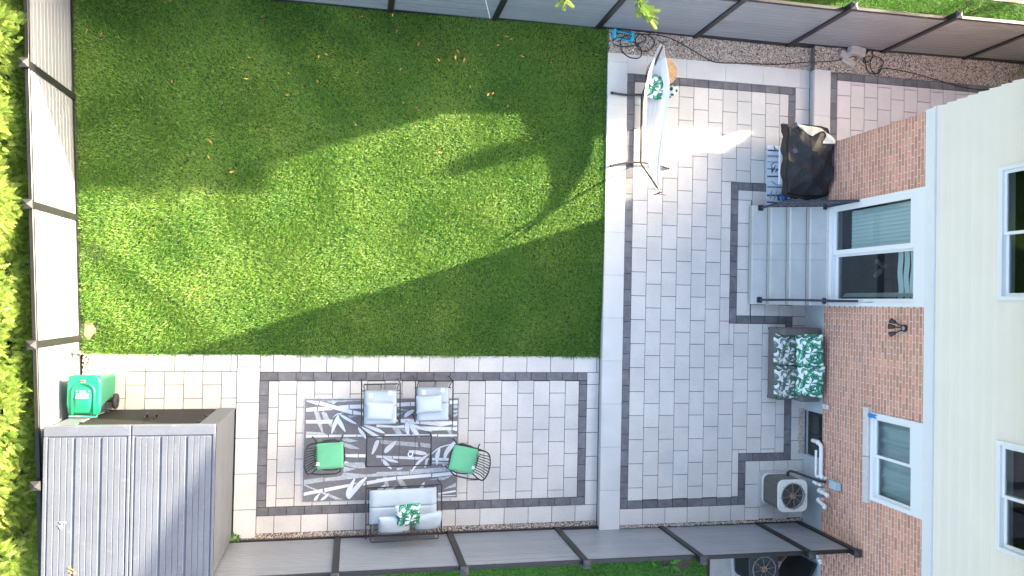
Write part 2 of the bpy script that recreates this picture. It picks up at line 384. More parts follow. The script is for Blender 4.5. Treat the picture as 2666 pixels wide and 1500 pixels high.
# unit slab with chamfered edge, shared by all slabs and scaled to their size
def unit_slab():
    mb = MB().bbox(-.5, .5, -.5, .5, -.5, .5, .012)
    me = bpy.data.meshes.new('slab'); me.from_pydata([tuple(p) for p in mb.v], [], mb.f); return me
_slab = unit_slab(); SL = {}
def slab(name, matname, parent, x0, x1, y0, y1, zt, th=.05, jit=.0012):
    if matname not in SL:
        SL[matname] = _slab.copy(); SL[matname].materials.append(M_[matname])
    w, d = x1-x0, y1-y0
    if w < .012 or d < .012: return None
    o = link(name, SL[matname], parent, ((x0+x1)/2, (y0+y1)/2, zt-th/2+random.uniform(-jit, jit)), None, (w, d, th))
    o.rotation_euler = (random.uniform(-.0012, .0012), random.uniform(-.0012, .0012), random.uniform(-.0015, .0015))
    return o
def rect_clip(c, rects):
    out = []
    for r in rects:
        a = (max(c[0], r[0]), min(c[1], r[1]), max(c[2], r[2]), min(c[3], r[3]))
        if a[1]-a[0] > .015 and a[3]-a[2] > .015: out.append(a)
    again = True
    while again:
        again = False
        for i in range(len(out)):
            for j in range(i+1, len(out)):
                a, b = out[i], out[j]
                if abs(a[0]-b[0]) < 1e-6 and abs(a[1]-b[1]) < 1e-6 and (abs(a[3]-b[2]) < 1e-6 or abs(b[3]-a[2]) < 1e-6):
                    out[i] = (a[0], a[1], min(a[2], b[2]), max(a[3], b[3])); del out[j]; again = True; break
                if abs(a[2]-b[2]) < 1e-6 and abs(a[3]-b[3]) < 1e-6 and (abs(a[1]-b[0]) < 1e-6 or abs(b[1]-a[0]) < 1e-6):
                    out[i] = (min(a[0], b[0]), max(a[1], b[1]), a[2], a[3]); del out[j]; again = True; break
            if again: break
    return out
G2 = .0055          # half a joint
PX, PY = .3074, .4572
def field(parent, rects, X0, Y0, i0, i1, zt, matname='paver', name='paver'):
    ymin = min(r[2] for r in rects); ymax = max(r[3] for r in rects)
    for i in range(i0, i1):
        xa = X0+i*PX; off = 0 if i % 2 == 0 else .5
        j = math.floor((Y0-ymax)/PY)-1
        while True:
            yt = Y0-(j+off)*PY; yb = yt-PY
            if yt < ymin: break
            for a in rect_clip((xa, xa+PX, yb, yt), rects):
                slab(name, matname, parent, a[0]+G2, a[1]-G2, a[2]+G2, a[3]-G2, zt)
            j += 1
def row(parent, name, matname, p0, p1, w, L, zt, horiz, first=0.0, th=.05, g=G2):
    """a straight row of slabs; p0..p1 along x (horiz) or y; w=(lo,hi) across"""
    a = p0; k = 0
    while a < p1-.01:
        b = min(p1, a+(first if (k == 0 and first) else L)); k += 1
        if horiz: slab(name, matname, parent, a+g, b-g, w[0]+g, w[1]-g, zt, th)
        else: slab(name, matname, parent, w[0]+g, w[1]-g, a+g, b-g, zt, th)
        a = b

# ---- sitting patio (level with the lawn)
sit = MB().box(-4.40, 4.66, -4.24, -1.0, -.06, -.022).build('sitting_patio', M_['joint']); tag(sit, kind='structure')
F = [(-1.42, 4.245, -3.67, -1.46)]
field(sit, F, 2.130, -1.926, -12, 8, 0.0)
BW = .152; BL = .3048
row(sit, 'border_block', 'border', -1.575, 4.40, (-1.46, -1.308), BL, .001, True)
row(sit, 'border_block', 'border', -1.575, 4.40, (-3.822, -3.67), BL, .001, True, .2)
row(sit, 'border_block', 'border', -3.67, -1.46, (-1.575, -1.42), BL, .001, False, .12)
row(sit, 'border_block', 'border', -3.67, -1.46, (4.245, 4.40), BL, .001, False)
row(sit, 'paver', 'paver', -1.575, 4.64, (-1.308, -1.0), .4572, 0, True, .22)
row(sit, 'paver', 'paver', -1.575, 4.64, (-4.13, -3.822), .4572, 0, True, .30)
row(sit, 'paver', 'paver', -3.822, -1.308, (4.40, 4.64), .4572, 0, False)
row(sit, 'coping_slab', 'coping', -4.2, -1.0, (-1.955, -1.575), .62, .012, False, .5)
# path towards the bin and the shed
row(sit, 'paver', 'paver', -4.33, -1.955, (-1.303, -1.0), .4572, 0, True, .44)
for i in range(8):
    xa = -4.36+i*PX
    yy = -1.303; first = (.4572 if i % 2 else .2286)
    while yy > -1.95:
        b = max(-1.95, yy-first); slab('paver', 'paver', sit, max(-4.33, xa)+G2, min(-1.955, xa+PX)-G2, b+G2, yy-G2, 0); yy = b; first = .4572

# ---- main terrace, one step up
ter = MB().box(4.66, 8.92, -4.21, 4.80, -.06, ZM-.022).build('terrace', M_['joint']); tag(ter, kind='structure')
F = [(5.18, 7.22, -3.72, 4.28), (7.22, 8.44, 2.46, 4.28), (7.22, 7.46, -3.72, -.32), (7.46, 8.44, -2.87, -.32)]
field(ter, F, 5.171, 1.0926, 0, 12, ZM)
b_ = 'border_block'
row(ter, b_, 'border', -3.872, 4.432, (5.028, 5.18), BL, ZM+.001, False, .2)
row(ter, b_, 'border', 5.18, 8.592, (4.28, 4.432), BL, ZM+.001, True)
row(ter, b_, 'border', 2.308, 4.28, (8.44, 8.592), BL, ZM+.001, False)
row(ter, b_, 'border', 7.372, 8.44, (2.308, 2.46), BL, ZM+.001, True)
row(ter, b_, 'border', -.32, 2.46, (7.22, 7.372), BL, ZM+.001, False)
row(ter, b_, 'border', 7.372, 8.44, (-.32, -.168), BL, ZM+.001, True)
row(ter, b_, 'border', -3.022, -.168, (8.44, 8.592), BL, ZM+.001, False)
row(ter, b_, 'border', 7.46, 8.44, (-3.022, -2.87), BL, ZM+.001, True)
row(ter, b_, 'border', -3.872, -3.022, (7.46, 7.612), BL, ZM+.001, False)
row(ter, b_, 'border', 5.18, 7.46, (-3.872, -3.72), BL, ZM+.001, True)
row(ter, 'paver', 'paver', 5.028, 7.612, (-4.18, -3.872), .4572, ZM, True)
field(ter, [(7.612, 8.88, -4.18, -3.022)], 7.612, -3.022, 0, 5, ZM)
field(ter, [(7.372, 7.66, -.168, 2.308), (7.66, 8.88, 2.02, 2.308), (7.66, 8.88, -.168, .10)], 7.372, 1.2, 0, 5, ZM)
field(ter, [(8.592, 8.90, -3.022, -.168)], 8.592, -.35, 0, 1, ZM)
field(ter, [(8.592, 8.90, 2.308, 4.432)], 8.592, 4.0, 0, 1, ZM)
row(ter, 'coping_slab', 'coping', -4.25, 4.80, (4.63, 5.028), .814, ZM+.004, False, .74, .06, .002)
row(ter, 'coping_slab', 'coping', 5.028, 8.90, (4.432, 4.80), .814, ZM+.004, True, .40, .06, .002)
riser = MB().box(4.652, 4.662, -4.22, 4.79, -.05, ZM-.05).build('step_riser', M_['concrete'], ter)

# ---- path beside the house, one more step up
pth = MB().box(8.94, 16.0, 3.20, 4.76, -.06, ZS-.022).build('side_path', M_['joint']); tag(pth, kind='structure')
MB().box(8.912, 8.939, 3.2, 4.77, .0, ZS-.055).build('step_riser', M_['concrete'], pth)
row(pth, 'coping_slab', 'coping', 3.0, 4.78, (8.90, 9.26), .93, ZS+.004, False, .85, .06, .002)
row(pth, b_, 'border', 3.2, 4.75, (9.26, 9.41), BL, ZS+.001, False)
row(pth, b_, 'border', 9.41, 15.6, (4.60, 4.75), BL, ZS+.001, True)
field(pth, [(9.41, 15.6, 3.22, 4.60)], 9.41, 4.30, 0, 20, ZS, 'side_paver')

# ---- lawn soil, beds
def sst(t): t = np.clip(t, 0, 1); return t*t*(3-2*t)
def lawn_z(x, y):      # the lawn rises gently towards the terrace
    return .165*sst((np.asarray(x)-.2)/4.2)*sst((np.asarray(y)+1.0)/2.2)
def fn(u, v):
    x = -4.8+u*9.43; y = -1.0+v*6.30; return (x, y, float(lawn_z(x, y))-.012)
lawn = MB().grid(fn, 48, 40).build('lawn', M_['turf']); tag(lawn, kind='structure')
nl = MB().box(-6.5, 6.95, -12, -4.33, -.06, -.02).build('neighbour_lawn', M_['soil']); tag(nl, kind='structure')
nt_ = MB().box(-4, 16, 5.36, 12, -.06, .05).build('lawn_beyond_fence', M_['soil']); tag(nt_, kind='structure')
hb = MB().box(-8, -4.82, -5, 8, -.06, -.01).build('hedge_bed', M_['soil']); tag(hb, kind='structure')
bed = MB().box(4.63, 8.93, 4.795, 5.33, -.06, .18).box(8.93, 16, 4.745, 5.40, -.06, .32).build('gravel_bed', M_['gravel_bed']); tag(bed, kind='structure')
bed2 = MB().box(-1.95, 8.9, -4.35, -4.12, -.06, -.012).build('fence_bed', M_['gravel_bed']); tag(bed2, kind='structure')
np_ = MB().box(6.98, 8.86, -7.5, -4.36, -.06, -.02).build('neighbour_paving', M_['joint']); tag(np_, kind='structure')
for i in range(4):
    for j in range(6):
        slab('paver', 'stone_path', np_, 7.0+i*.46+.004, 7.46+i*.46-.004, -4.9-(j+.5*(i % 2))*.46+.004, -4.44-(j+.5*(i % 2))*.46-.004, .0)
fp = MB().box(10.4, 16, 6.72, 7.35, -.02, .055).build('neighbour_path', M_['joint']); tag(fp, kind='structure')
for i in range(12): slab('paver', 'stone_path', fp, 10.42+i*.46, 10.87+i*.46, 6.74, 7.33, .075)

# ------------------------------------------------------------------ scattered ground cover
def raw_mesh(name, verts, faces_idx, loop_tot, matl, rnd=None, smooth=False):
    me = bpy.data.meshes.new(name); nv = len(verts)
    me.vertices.add(nv); me.vertices.foreach_set('co', np.ascontiguousarray(verts, dtype=np.float32).ravel())
    me.loops.add(len(faces_idx)); me.loops.foreach_set('vertex_index', np.ascontiguousarray(faces_idx, dtype=np.int32))
    st = np.concatenate([[0], np.cumsum(loop_tot)[:-1]]).astype(np.int32)
    me.polygons.add(len(loop_tot)); me.polygons.foreach_set('loop_start', st); me.polygons.foreach_set('loop_total', np.asarray(loop_tot, np.int32))
    if smooth: me.polygons.foreach_set('use_smooth', np.ones(len(loop_tot), bool))
    me.update(calc_edges=True)
    if rnd is not None:
        a = me.attributes.new('rnd', 'FLOAT', 'FACE'); a.data.foreach_set('value', np.ascontiguousarray(rnd, dtype=np.float32))
    me.materials.append(matl); return me
def blades(name, P, matl, Lr=(.045, .095), wr=(.0065, .0115), lean=(.2, .95)):
    n = len(P); th = RS.uniform(0, 2*np.pi, n)
    # gentle swirl so that neighbouring blades fall alike
    th = th*.55 + 2.2*np.sin(P[:, 0]*1.9+1.3*np.sin(P[:, 1]*1.3)) + 1.7*np.cos(P[:, 1]*2.3+P[:, 0]*.7) + RS.normal(0, .8, n)
    L = RS.uniform(*Lr, n); w = RS.uniform(*wr, n); le = RS.uniform(*lean, n)
    d = np.stack([np.cos(th), np.sin(th)], 1); s = np.stack([-d[:, 1], d[:, 0]], 1)
    hx = np.sin(le); hz = np.cos(le)
    V = np.zeros((n, 5, 3))
    V[:, 0, :2] = P[:, :2]-s*w[:, None]/2; V[:, 1, :2] = P[:, :2]+s*w[:, None]/2
    m = P[:, :2]+d*(L*hx*.5)[:, None]
    V[:, 2, :2] = m+s*w[:, None]*.42; V[:, 3, :2] = m-s*w[:, None]*.42
    V[:, 4, :2] = P[:, :2]+d*(L*(hx*.5+np.sin(le+.45)*.5))[:, None]
    V[:, :, 2] = P[:, 2][:, None]
    V[:, 2, 2] += L*hz*.5; V[:, 3, 2] += L*hz*.5; V[:, 4, 2] += L*(hz*.5+np.cos(le+.45)*.5)
    base = (np.arange(n)*5)[:, None]
    idx = np.concatenate([base+np.array([0, 1, 2, 3]), base+np.array([3, 2, 4])], 1).ravel()
    lt = np.tile([4, 3], n); rn = np.repeat(RS.beta(2, 2.4, n), 2)
    return link(name, raw_mesh(name, V.reshape(-1, 3), idx, lt, matl, rn))
n = 290000
P = np.stack([RS.uniform(-4.75, 4.64, n), RS.uniform(-1.02, 5.25, n), np.full(n, -.012)], 1)
keep = P[:, 0] > (-4.36-.0485*(P[:, 1]+2.7)+.02)
# worn spots beside the fence
for cx, cy, r, k in ((-4.33, -.62, .18, 1.0), (-4.32, .70, .2, .6), (-4.25, 1.25, .12, .4), (-3.5, 2.1, .3, .35), (-3.9, 2.6, .35, .3), (-2.6, -.2, .4, .12), (3.9, 2.2, .5, .15), (4.2, 3.5, .3, .2), (1.0, -.7, .5, .15), (-.8, -.93, .5, .15)):
    dd = np.hypot(P[:, 0]-cx, P[:, 1]-cy)
    keep &= ~((dd < r*RS.uniform(.5, 1.15, n)) & (RS.uniform(0, 1, n) < k))
P = P[keep]; P[:, 2] += lawn_z(P[:, 0], P[:, 1])
g = blades('grass', P, M_['grass']); tag(g, 'green lawn grass filling the fenced yard', 'grass', kind='stuff')
dp = MB()
for cx, cy, rx, ry in ((-4.34, -.60, .09, .16),):
    dp.prism([(cx+rx*math.cos(a)*(1+.25*math.sin(3*a+cx)), cy+ry*math.sin(a)*(1+.2*math.cos(4*a))) for a in [k*math.pi/9 for k in range(18)]], -.05, -.006)
dp.build('bare_soil', M_['dirt'], lawn)
n = 60000
P = np.stack([RS.uniform(-1.9, 6.9, n), RS.uniform(-5.6, -4.33, n), np.full(n, -.02)], 1)
bare = (np.hypot((P[:, 0]-6.3)/.55, (P[:, 1]+4.9)/.5) < RS.uniform(.5, 1.0, n))
P = P[~bare]
g = blades('neighbour_grass', P, M_['clover'], (.03, .07), (.010, .020), (.5, 1.25)); tag(g, 'coarse clover grass beyond the lower fence', 'grass', kind='stuff')
n = 70000
P = np.stack([RS.uniform(5.5, 15, n), RS.uniform(5.36, 6.72, n), np.full(n, .05)], 1)
g = blades('far_grass', P, M_['clover'], (.03, .06), (.008, .013), (.3, 1.0)); tag(g, 'strip of short grass beyond the upper fence', 'grass', kind='stuff')

ico_v = None
def pebbles(name, area, n, z, matl, sz=(.009, .017)):
    global ico_v
    if ico_v is None:
        bm = bmesh.new(); bmesh.ops.create_icosphere(bm, subdivisions=1, radius=1.0); bm.verts.ensure_lookup_table()
        ico_v = (np.array([v.co[:] for v in bm.verts]), np.array([[v.index for v in f.verts] for f in bm.faces])); bm.free()
    iv, if_ = ico_v; k = len(iv)
    C = np.stack([RS.uniform(area[0], area[1], n), RS.uniform(area[2], area[3], n), np.full(n, z)+RS.uniform(-.004, .010, n)], 1)
    S = RS.uniform(sz[0], sz[1], (n, 1))*np.stack([RS.uniform(.8, 1.5, n), RS.uniform(.7, 1.1, n), RS.uniform(.5, .8, n)], 1)
    a = RS.uniform(0, 6.28, n); c, s = np.cos(a), np.sin(a)
    V = iv[None]*S[:, None, :]; V = V+RS.normal(0, .09, V.shape)*S[:, None, :]
    X = V[:, :, 0]*c[:, None]-V[:, :, 1]*s[:, None]; Y = V[:, :, 0]*s[:, None]+V[:, :, 1]*c[:, None]
    V = np.stack([X, Y, V[:, :, 2]], 2)+C[:, None, :]
    F = (if_[None]+(np.arange(n)*k)[:, None, None]).reshape(-1)
    rn = np.repeat(RS.uniform(0, 1, n), len(if_))
    return link(name, raw_mesh(name, V.reshape(-1, 3), F, np.full(n*len(if_), 3), matl, rn))
def pebble_mat():
    m = bpy.data.materials.new('pebbles'); t, p, o = nodes(m); N = t.nodes; L = t.links
    at = N.new('ShaderNodeAttribute'); at.attribute_name = 'rnd'
    cr = N.new('ShaderNodeValToRGB'); cr.color_ramp.interpolation = 'CONSTANT'; e = cr.color_ramp.elements
    e[0].color = (.60, .50, .42, 1); e[1].position = .2; e[1].color = (.45, .38, .32, 1)
    for q, c in ((.38, (.70, .60, .50)), (.55, (.54, .42, .34)), (.7, (.32, .27, .23)), (.82, (.76, .67, .57)), (.93, (.58, .40, .29))):
        x = e.new(q); x.color = (*c, 1)
    L.new(at.outputs['Fac'], cr.inputs[0]); L.new(cr.outputs[0], p.inputs['Base Color']); p.inputs['Roughness'].default_value = .75; MATS['pebbles'] = m
pebble_mat()
g = pebbles('gravel', (4.66, 8.95, 4.80, 5.26), 7200, .186, M_['pebbles']); tag(g, 'grey river gravel between terrace and upper fence', 'gravel', kind='stuff')
g = pebbles('gravel', (8.94, 14.6, 4.75, 5.30), 10200, .326, M_['pebbles']); tag(g, 'tan river gravel between side path and upper fence', 'gravel', kind='stuff')
g = pebbles('fence_gravel', (-1.93, 4.62, -4.215, -4.135), 2100, -.006, M_['pebbles'], (.008, .014)); tag(g, 'thin line of gravel between patio and lower fence', 'gravel', kind='stuff')
g = pebbles('terrace_gravel', (5.04, 8.85, -4.235, -4.185), 1100, .19, M_['pebbles'], (.008, .014)); tag(g, 'thin line of gravel between terrace and lower fence', 'gravel', kind='stuff')
b3 = MB().box(5.03, 8.9, -4.24, -4.182, -.05, .185).build('terrace_bed', M_['gravel_bed']); tag(b3, kind='structure')
g = pebbles('corner_gravel', (-4.42, -4.34, -1.9, -1.02), 260, .0, M_['pebbles'], (.008, .014)); tag(g, 'narrow gravel patch behind the green bin', 'gravel', kind='stuff')

# ================================================================== FENCES
def slat_mesh(L, h):
    # horizontal board lying along x, face towards -y, upper edge chamfered so it catches the sky
    pr = [(0, 0), (-.022, 0), (-.022, h-.012), (-.010, h), (0, h)]
    vs = [(x, y, z) for x in (0, L) for y, z in pr]; k = len(pr)
    fs = [tuple(range(k)), tuple(range(2*k-1, k-1, -1))]+[(i, k+i, k+(i+1) % k, (i+1) % k) for i in range(k)]
    me = bpy.data.meshes.new('slat'); me.from_pydata(vs, [], [f[::-1] for f in fs]); me.materials.append(M_['fence_slat']); return me
def post_cap(mb, w, z):
    h = w/2; vs = [(-h, -h, z), (h, -h, z), (h, h, z), (-h, h, z), (-h, -h, z+.02), (h, -h, z+.02), (h, h, z+.02), (-h, h, z+.02), (0, 0, z+.058)]
    mb.add(vs, [(3, 2, 1, 0), (0, 1, 5, 4), (1, 2, 6, 5), (2, 3, 7, 6), (3, 0, 4, 7), (4, 5, 8), (5, 6, 8), (6, 7, 8), (7, 4, 8)])
def fence(name, label, pts, side, H, ns=11, cap_w=.135, pw=.105):
    """pts: post places (x, y, z base); side=+1: the yard is on the left when walking along pts"""
    root = empty(name, pts[0]); tag(root, label, 'fence'); o0 = Vector(pts[0]); pm = {}; 
    for i, p in enumerate(pts):
        q = Vector(p)-o0
        nx = Vector(pts[min(i+1, len(pts)-1)])-Vector(pts[max(i-1, 0)]); ang = math.atan2(nx.y, nx.x)
        if 'p' not in pm:
            mb = MB().bbox(-pw/2, pw/2, -pw/2, pw/2, -.05, H+.10, .004); a = mb.build('post', M_['fence_dark']); pm['p'] = a.data; bpy.data.objects.remove(a)
            mb = MB(); post_cap(mb, cap_w, H+.095); a = mb.build('cap', M_['cap']); pm['c'] = a.data; bpy.data.objects.remove(a)
        po = link('post', pm['p'], root, q, ang); link('cap', pm['c'], po)
        if i+1 < len(pts):
            e = Vector(pts[i+1])-o0; d = e-q; L = Vector((d.x, d.y)).length; a2 = math.atan2(d.y, d.x)
            fl = 1 if side < 0 else -1
            def place(n_, mb_, mt): 
                o = mb_.build(n_, mt, root, (q.x, q.y, max(q.z, e.z)), a2 if side < 0 else a2+math.pi)
                if side > 0: o.location = (e.x, e.y, max(q.z, e.z))
                return o
            zt = H+min(q.z, e.z)-max(q.z, e.z)
            place('bottom_rail', MB().bbox(pw/2, L-pw/2, -.028, .028, -.13, .075, .006), M_['fence_dark'])
            place('top_rail', MB().bbox(pw/2, L-pw/2, -.030, .030, zt-.055, zt+.004, .006), M_['fence_dark'])
            hh = (zt-.055-.075)/ns; sm = slat_mesh(L-pw-.006, hh-.004)
            for k in range(ns):
                o = link('slat', sm, root, None, a2 if side < 0 else a2+math.pi)
                s0 = q if side < 0 else e
                aa = a2 if side < 0 else a2+math.pi
                o.location = (s0.x+math.cos(aa)*(pw/2+.003), s0.y+math.sin(aa)*(pw/2+.003), max(q.z, e.z)+.077+k*hh)
    return root
fence('slat_fence', 'grey slat fence with dark posts beside the cedar hedge', [(-4.80, 5.25, 0), (-4.715, 3.30, 0), (-4.605, 1.27, 0), (-4.495, -.75, 0), (-4.385, -2.76, 0), (-4.31, -4.25, 0)], +1, 1.80, 12)
fence('slat_fence', 'grey slat fence with dark posts above lawn and gravel, hose lying below', [(-4.80, 5.33, .0), (-3.46, 5.29, 0), (-1.46, 5.285, .0), (.53, 5.285, .0), (2.44, 5.285, .04), (4.42, 5.285, .12), (6.41, 5.285, .19), (8.40, 5.285, .26), (10.45, 5.30, .34), (12.4, 5.33, .36), (14.4, 5.36, .38)], -1, 1.92, 13)
fence('slat_fence', 'grey slat fence with dark posts behind the outdoor sofa and beside the shed', [(-4.28, -4.27, 0), (-2.2, -4.265, 0), (-.18, -4.265, 0), (1.82, -4.265, 0), (3.85, -4.265, .0), (5.88, -4.275, .06), (7.90, -4.285, .08), (8.78, -4.285, .10)], +1, 1.84, 14)

# ================================================================== HOUSE
house = empty('house', (XW, 0, ZM)); tag(house, 'two storey house with brick ground floor and pale cream siding', 'house')
def H_(name, mb, m, parent=None):      # house coordinates are world coordinates here
    mb.v = [(Vector(p)-Vector((XW, 0, ZM))) for p in mb.v]; return mb.build(name, M_[m], parent or house)
YB0, YB1 = -8.0, 3.17
DOOR = (.06, 1.98, 1.0, 3.49); WIN = (-3.29, -1.78, 2.20, 3.49)
H_('foundation', MB().box(XW, 19.9, YB0, -2.90, -.4, .815).box(XW, 19.9, -2.02, YB1, -.4, .815).box(XW+.06, 19.9, -2.90, -2.02, -.4, .815), 'parging')
core = MB()
for a, b, z0, z1 in ((YB0, WIN[0], .815, 3.49), (WIN[0], WIN[1], .815, WIN[2]), (WIN[1], DOOR[0], .815, 3.49), (DOOR[0], DOOR[1], .815, DOOR[2]), (DOOR[1], YB1, .815, 3.49)):
    core.box(XW+.0005, XW+.25, a, b, z0, z1)
core.box(XW+.26, 19.9, YB1-.25, YB1, .815, 3.49)
bw = H_('brick_wall', core, 'mortar')
# bricks: 225 x 75 mm courses; the largest 300 in view are objects of their own
BR = []
for c in range(36):
    z0 = .822+c*.0745; z1 = z0+.0615; y = YB1-(.0 if c % 2 else .1115)
    if c % 2 == 0: BR.append((YB1-.1015, YB1, z0, z1))
    while y > -5.9:
        BR.append((y-.2125, y-.0, z0, z1)); y -= .2235
def hole(a, b, z0, z1):
    out = [(a, b)]
    for H in (DOOR, WIN):
        if z1 > H[2] and z0 < H[3]:
            nx = []
            for (p, q) in out:
                if q <= H[0] or p >= H[1]: nx.append((p, q)); continue
                if p < H[0]-.03: nx.append((p, H[0]))
                if q > H[1]+.03: nx.append((H[1], q))
            out = nx
    return out
BR2 = []
for (a, b, z0, z1) in BR:
    for (p, q) in hole(a, b, z0, z1): BR2.append((p, q, z0, z1))
vis = [r for r in BR2 if r[0] > -5.0]
vis.sort(key=lambda r: -r[2]*1.0 + abs((r[0]+r[1])/2+.6)*.10 - (r[1]-r[0])*.5)
ubm = MB(); ubm.add([(0, -.5, -.5), (0, .5, -.5), (0, .5, .5), (0, -.5, .5), (-.5, -.49, -.46), (-.5, .49, -.46), (-.5, .49, .46), (-.5, -.49, .46)], [(4, 7, 6, 5), (0, 4, 5, 1), (1, 5, 6, 2), (2, 6, 7, 3), (3, 7, 4, 0)])
ub = ubm.build('brick', M_['brick']); ubme = ub.data; bpy.data.objects.remove(ub)
top = set(vis[:300]); rest = MB()
brn = random.Random(3)
for r in vis[:300]:
    o = link('brick', ubme, bw, (.009, (r[0]+r[1])/2, (r[2]+r[3])/2-ZM), None, (.022+brn.uniform(-.002, .003), r[1]-r[0], r[3]-r[2]))
mid = []
def brick_attr_mat():
    m = bpy.data.materials.new('brick_many'); t, p, o = nodes(m); N = t.nodes; L = t.links
    at = N.new('ShaderNodeAttribute'); at.attribute_name = 'rnd'; geo = N.new('ShaderNodeNewGeometry')
    nz = N.new('ShaderNodeTexNoise'); nz.inputs['Scale'].default_value = 60; nz.inputs['Detail'].default_value = 5; L.new(geo.outputs['Position'], nz.inputs['Vector'])
    hs = N.new('ShaderNodeHueSaturation'); hs.inputs['Color'].default_value = (.58, .262, .172, 1)
    ad = N.new('ShaderNodeMath'); L.new(at.outputs['Fac'], ad.inputs[0]); L.new(nz.outputs['Fac'], ad.inputs[1])
    mr = N.new('ShaderNodeMapRange'); mr.inputs['From Min'].default_value = .3; mr.inputs['From Max'].default_value = 1.7; mr.inputs['To Min'].default_value = .74; mr.inputs['To Max'].default_value = 1.26
    L.new(ad.outputs[0], mr.inputs['Value']); L.new(mr.outputs['Result'], hs.inputs['Value']); L.new(hs.outputs[0], p.inputs['Base Color']); p.inputs['Roughness'].default_value = .85
    bn = N.new('ShaderNodeBump'); bn.inputs['Strength'].default_value = .5; bn.inputs['Distance'].default_value = .003; L.new(nz.outputs['Fac'], bn.inputs['Height']); L.new(bn.outputs[0], p.inputs['Normal'])
    MATS['brick_many'] = m
brick_attr_mat()
V = []; Fi = []; rn = []
uv_ = np.array(ubm.v); uf = [list(f) for f in ubm.f]
others = [r for r in BR2 if r not in top]
for r in others:
    s = np.array([.022+brn.uniform(-.003, .003), r[1]-r[0], r[3]-r[2]]); b0 = len(V)*8
    V.append(uv_*s+np.array([.009, (r[0]+r[1])/2, (r[2]+r[3])/2-ZM]))
    for f in uf: Fi += [b0+i for i in f]
    rn += [brn.uniform(0, 1)]*5
# the wall towards the side path
for c in range(36):
    z0 = .822+c*.0745; x = XW+(0 if c % 2 == 0 else .1115)
    while x < 15:
        b0 = len(V)*8; pv = uv_*np.array([.022, .2125, .0615]); pv = np.stack([pv[:, 1], -pv[:, 0], pv[:, 2]], 1)
        V.append(pv+np.array([x+.112-XW, YB1-.0, z0+.032-ZM]))
        for f in uf: Fi += [b0+i for i in f]
        rn += [brn.uniform(0, 1)]*5; x += .2235
rb = link('brick_courses', raw_mesh('brick_courses', np.concatenate(V), np.array(Fi), np.full(len(rn), 4), M_['brick_many'], np.array(rn)), bw); rb['kind'] = 'stuff'
# upper storey
EAVE = 5.76
UW = [(.17, 2.04), (-3.30, -1.78)]
up = MB()
edges = [YB0, UW[1][0], UW[1][1], UW[0][0], UW[0][1], YB1]
for k in range(5):
    if k % 2 == 0: up.box(XW+.02, XW+.25, edges[k], edges[k+1], 3.49, EAVE)
    else: up.box(XW+.02, XW+.25, edges[k], edges[k+1], 3.49, 4.90)
up.box(XW+.26, 19.9, YB1-.27, YB1-.02, 3.49, EAVE)
uw = H_('upper_wall', up, 'siding')
H_('band_board', MB().bbox(XW-.035, XW+.018, YB0, YB1+.03, 3.492, 3.70, .004), 'white_trim')
H_('band_lip', MB().box(XW-.05, XW-.036, YB0, YB1+.035, 3.675, 3.705), 'white_trim')
nb = 10
for k in range(nb):
    z0 = 3.704+k*.2; z1 = z0+.206
    for (a, b) in ([(YB0, YB1+.045)] if z1 <= 4.95 else [(YB0, UW[1][0]), (UW[1][1], UW[0][0]), (UW[0][1], YB1+.045)]):
        mb = MB(); e0 = b; e1 = b if b < 3 else b-.022
        mb.add([(XW-.012, a, z0), (XW-.012, e0, z0), (XW+.003, e1, z1), (XW+.003, a, z1), (XW+.02, a, z0), (XW+.02, e0, z0), (XW+.02, e1, z1), (XW+.02, a, z1), (XW-.0075, a, z0+.10), (XW-.0075, (e0+e1)/2, z0+.10), (XW-.0055, a, z0+.104), (XW-.0055, (e0+e1)/2, z0+.104)],
               [(0, 8, 9, 1), (8, 10, 11, 9), (10, 3, 2, 11), (0, 1, 5, 4), (3, 7, 6, 2), (0, 4, 7, 3, 10, 8), (1, 9, 11, 2, 6, 5)])
        H_('siding_board', mb, 'siding')
    mb = MB().add([(XW, YB1+.045, z0), (16, YB1+.045, z0), (16, YB1+.02, z1), (XW, YB1+.02, z1)], [(0, 3, 2, 1)]); H_('siding_board', mb, 'siding')
# roof with overhang
rx0, rx1, ry0, ry1 = 8.55, 20.3, -8.4, 3.55; rise = .70
hx = (rx1-rx0)/2; zr = EAVE+hx*rise; cy0, cy1 = ry0+hx, ry1-hx
if cy0 > cy1: cy0 = cy1 = (ry0+ry1)/2
rf = MB().add([(rx0, ry0, EAVE), (rx1, ry0, EAVE), (rx1, ry1, EAVE), (rx0, ry1, EAVE), (rx0+hx, cy0, zr), (rx0+hx, cy1, zr), (rx0, ry0, EAVE-.08), (rx1, ry0, EAVE-.08), (rx1, ry1, EAVE-.08), (rx0, ry1, EAVE-.08)],
              [(0, 3, 5, 4)[::-1], (0, 1, 4)[::1], (1, 2, 5, 4), (2, 3, 5), (6, 7, 8, 9)[::-1], (0, 6, 7, 1)[::-1], (1, 7, 8, 2)[::-1], (2, 8, 9, 3)[::-1], (3, 9, 6, 0)[::-1]])
H_('roof', rf, 'roof_shingle')
# dark rooms behind the glass
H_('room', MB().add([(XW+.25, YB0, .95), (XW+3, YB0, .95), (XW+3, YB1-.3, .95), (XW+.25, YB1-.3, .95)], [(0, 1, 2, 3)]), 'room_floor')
H_('room_wall', MB().box(XW+3, XW+3.1, YB0, YB1-.3, .95, EAVE).box(XW+.26, XW+3, -.9, -.8, .95, 3.5).box(XW+.26, XW+3, YB0, YB1-.3, 3.5, 3.55), 'room')

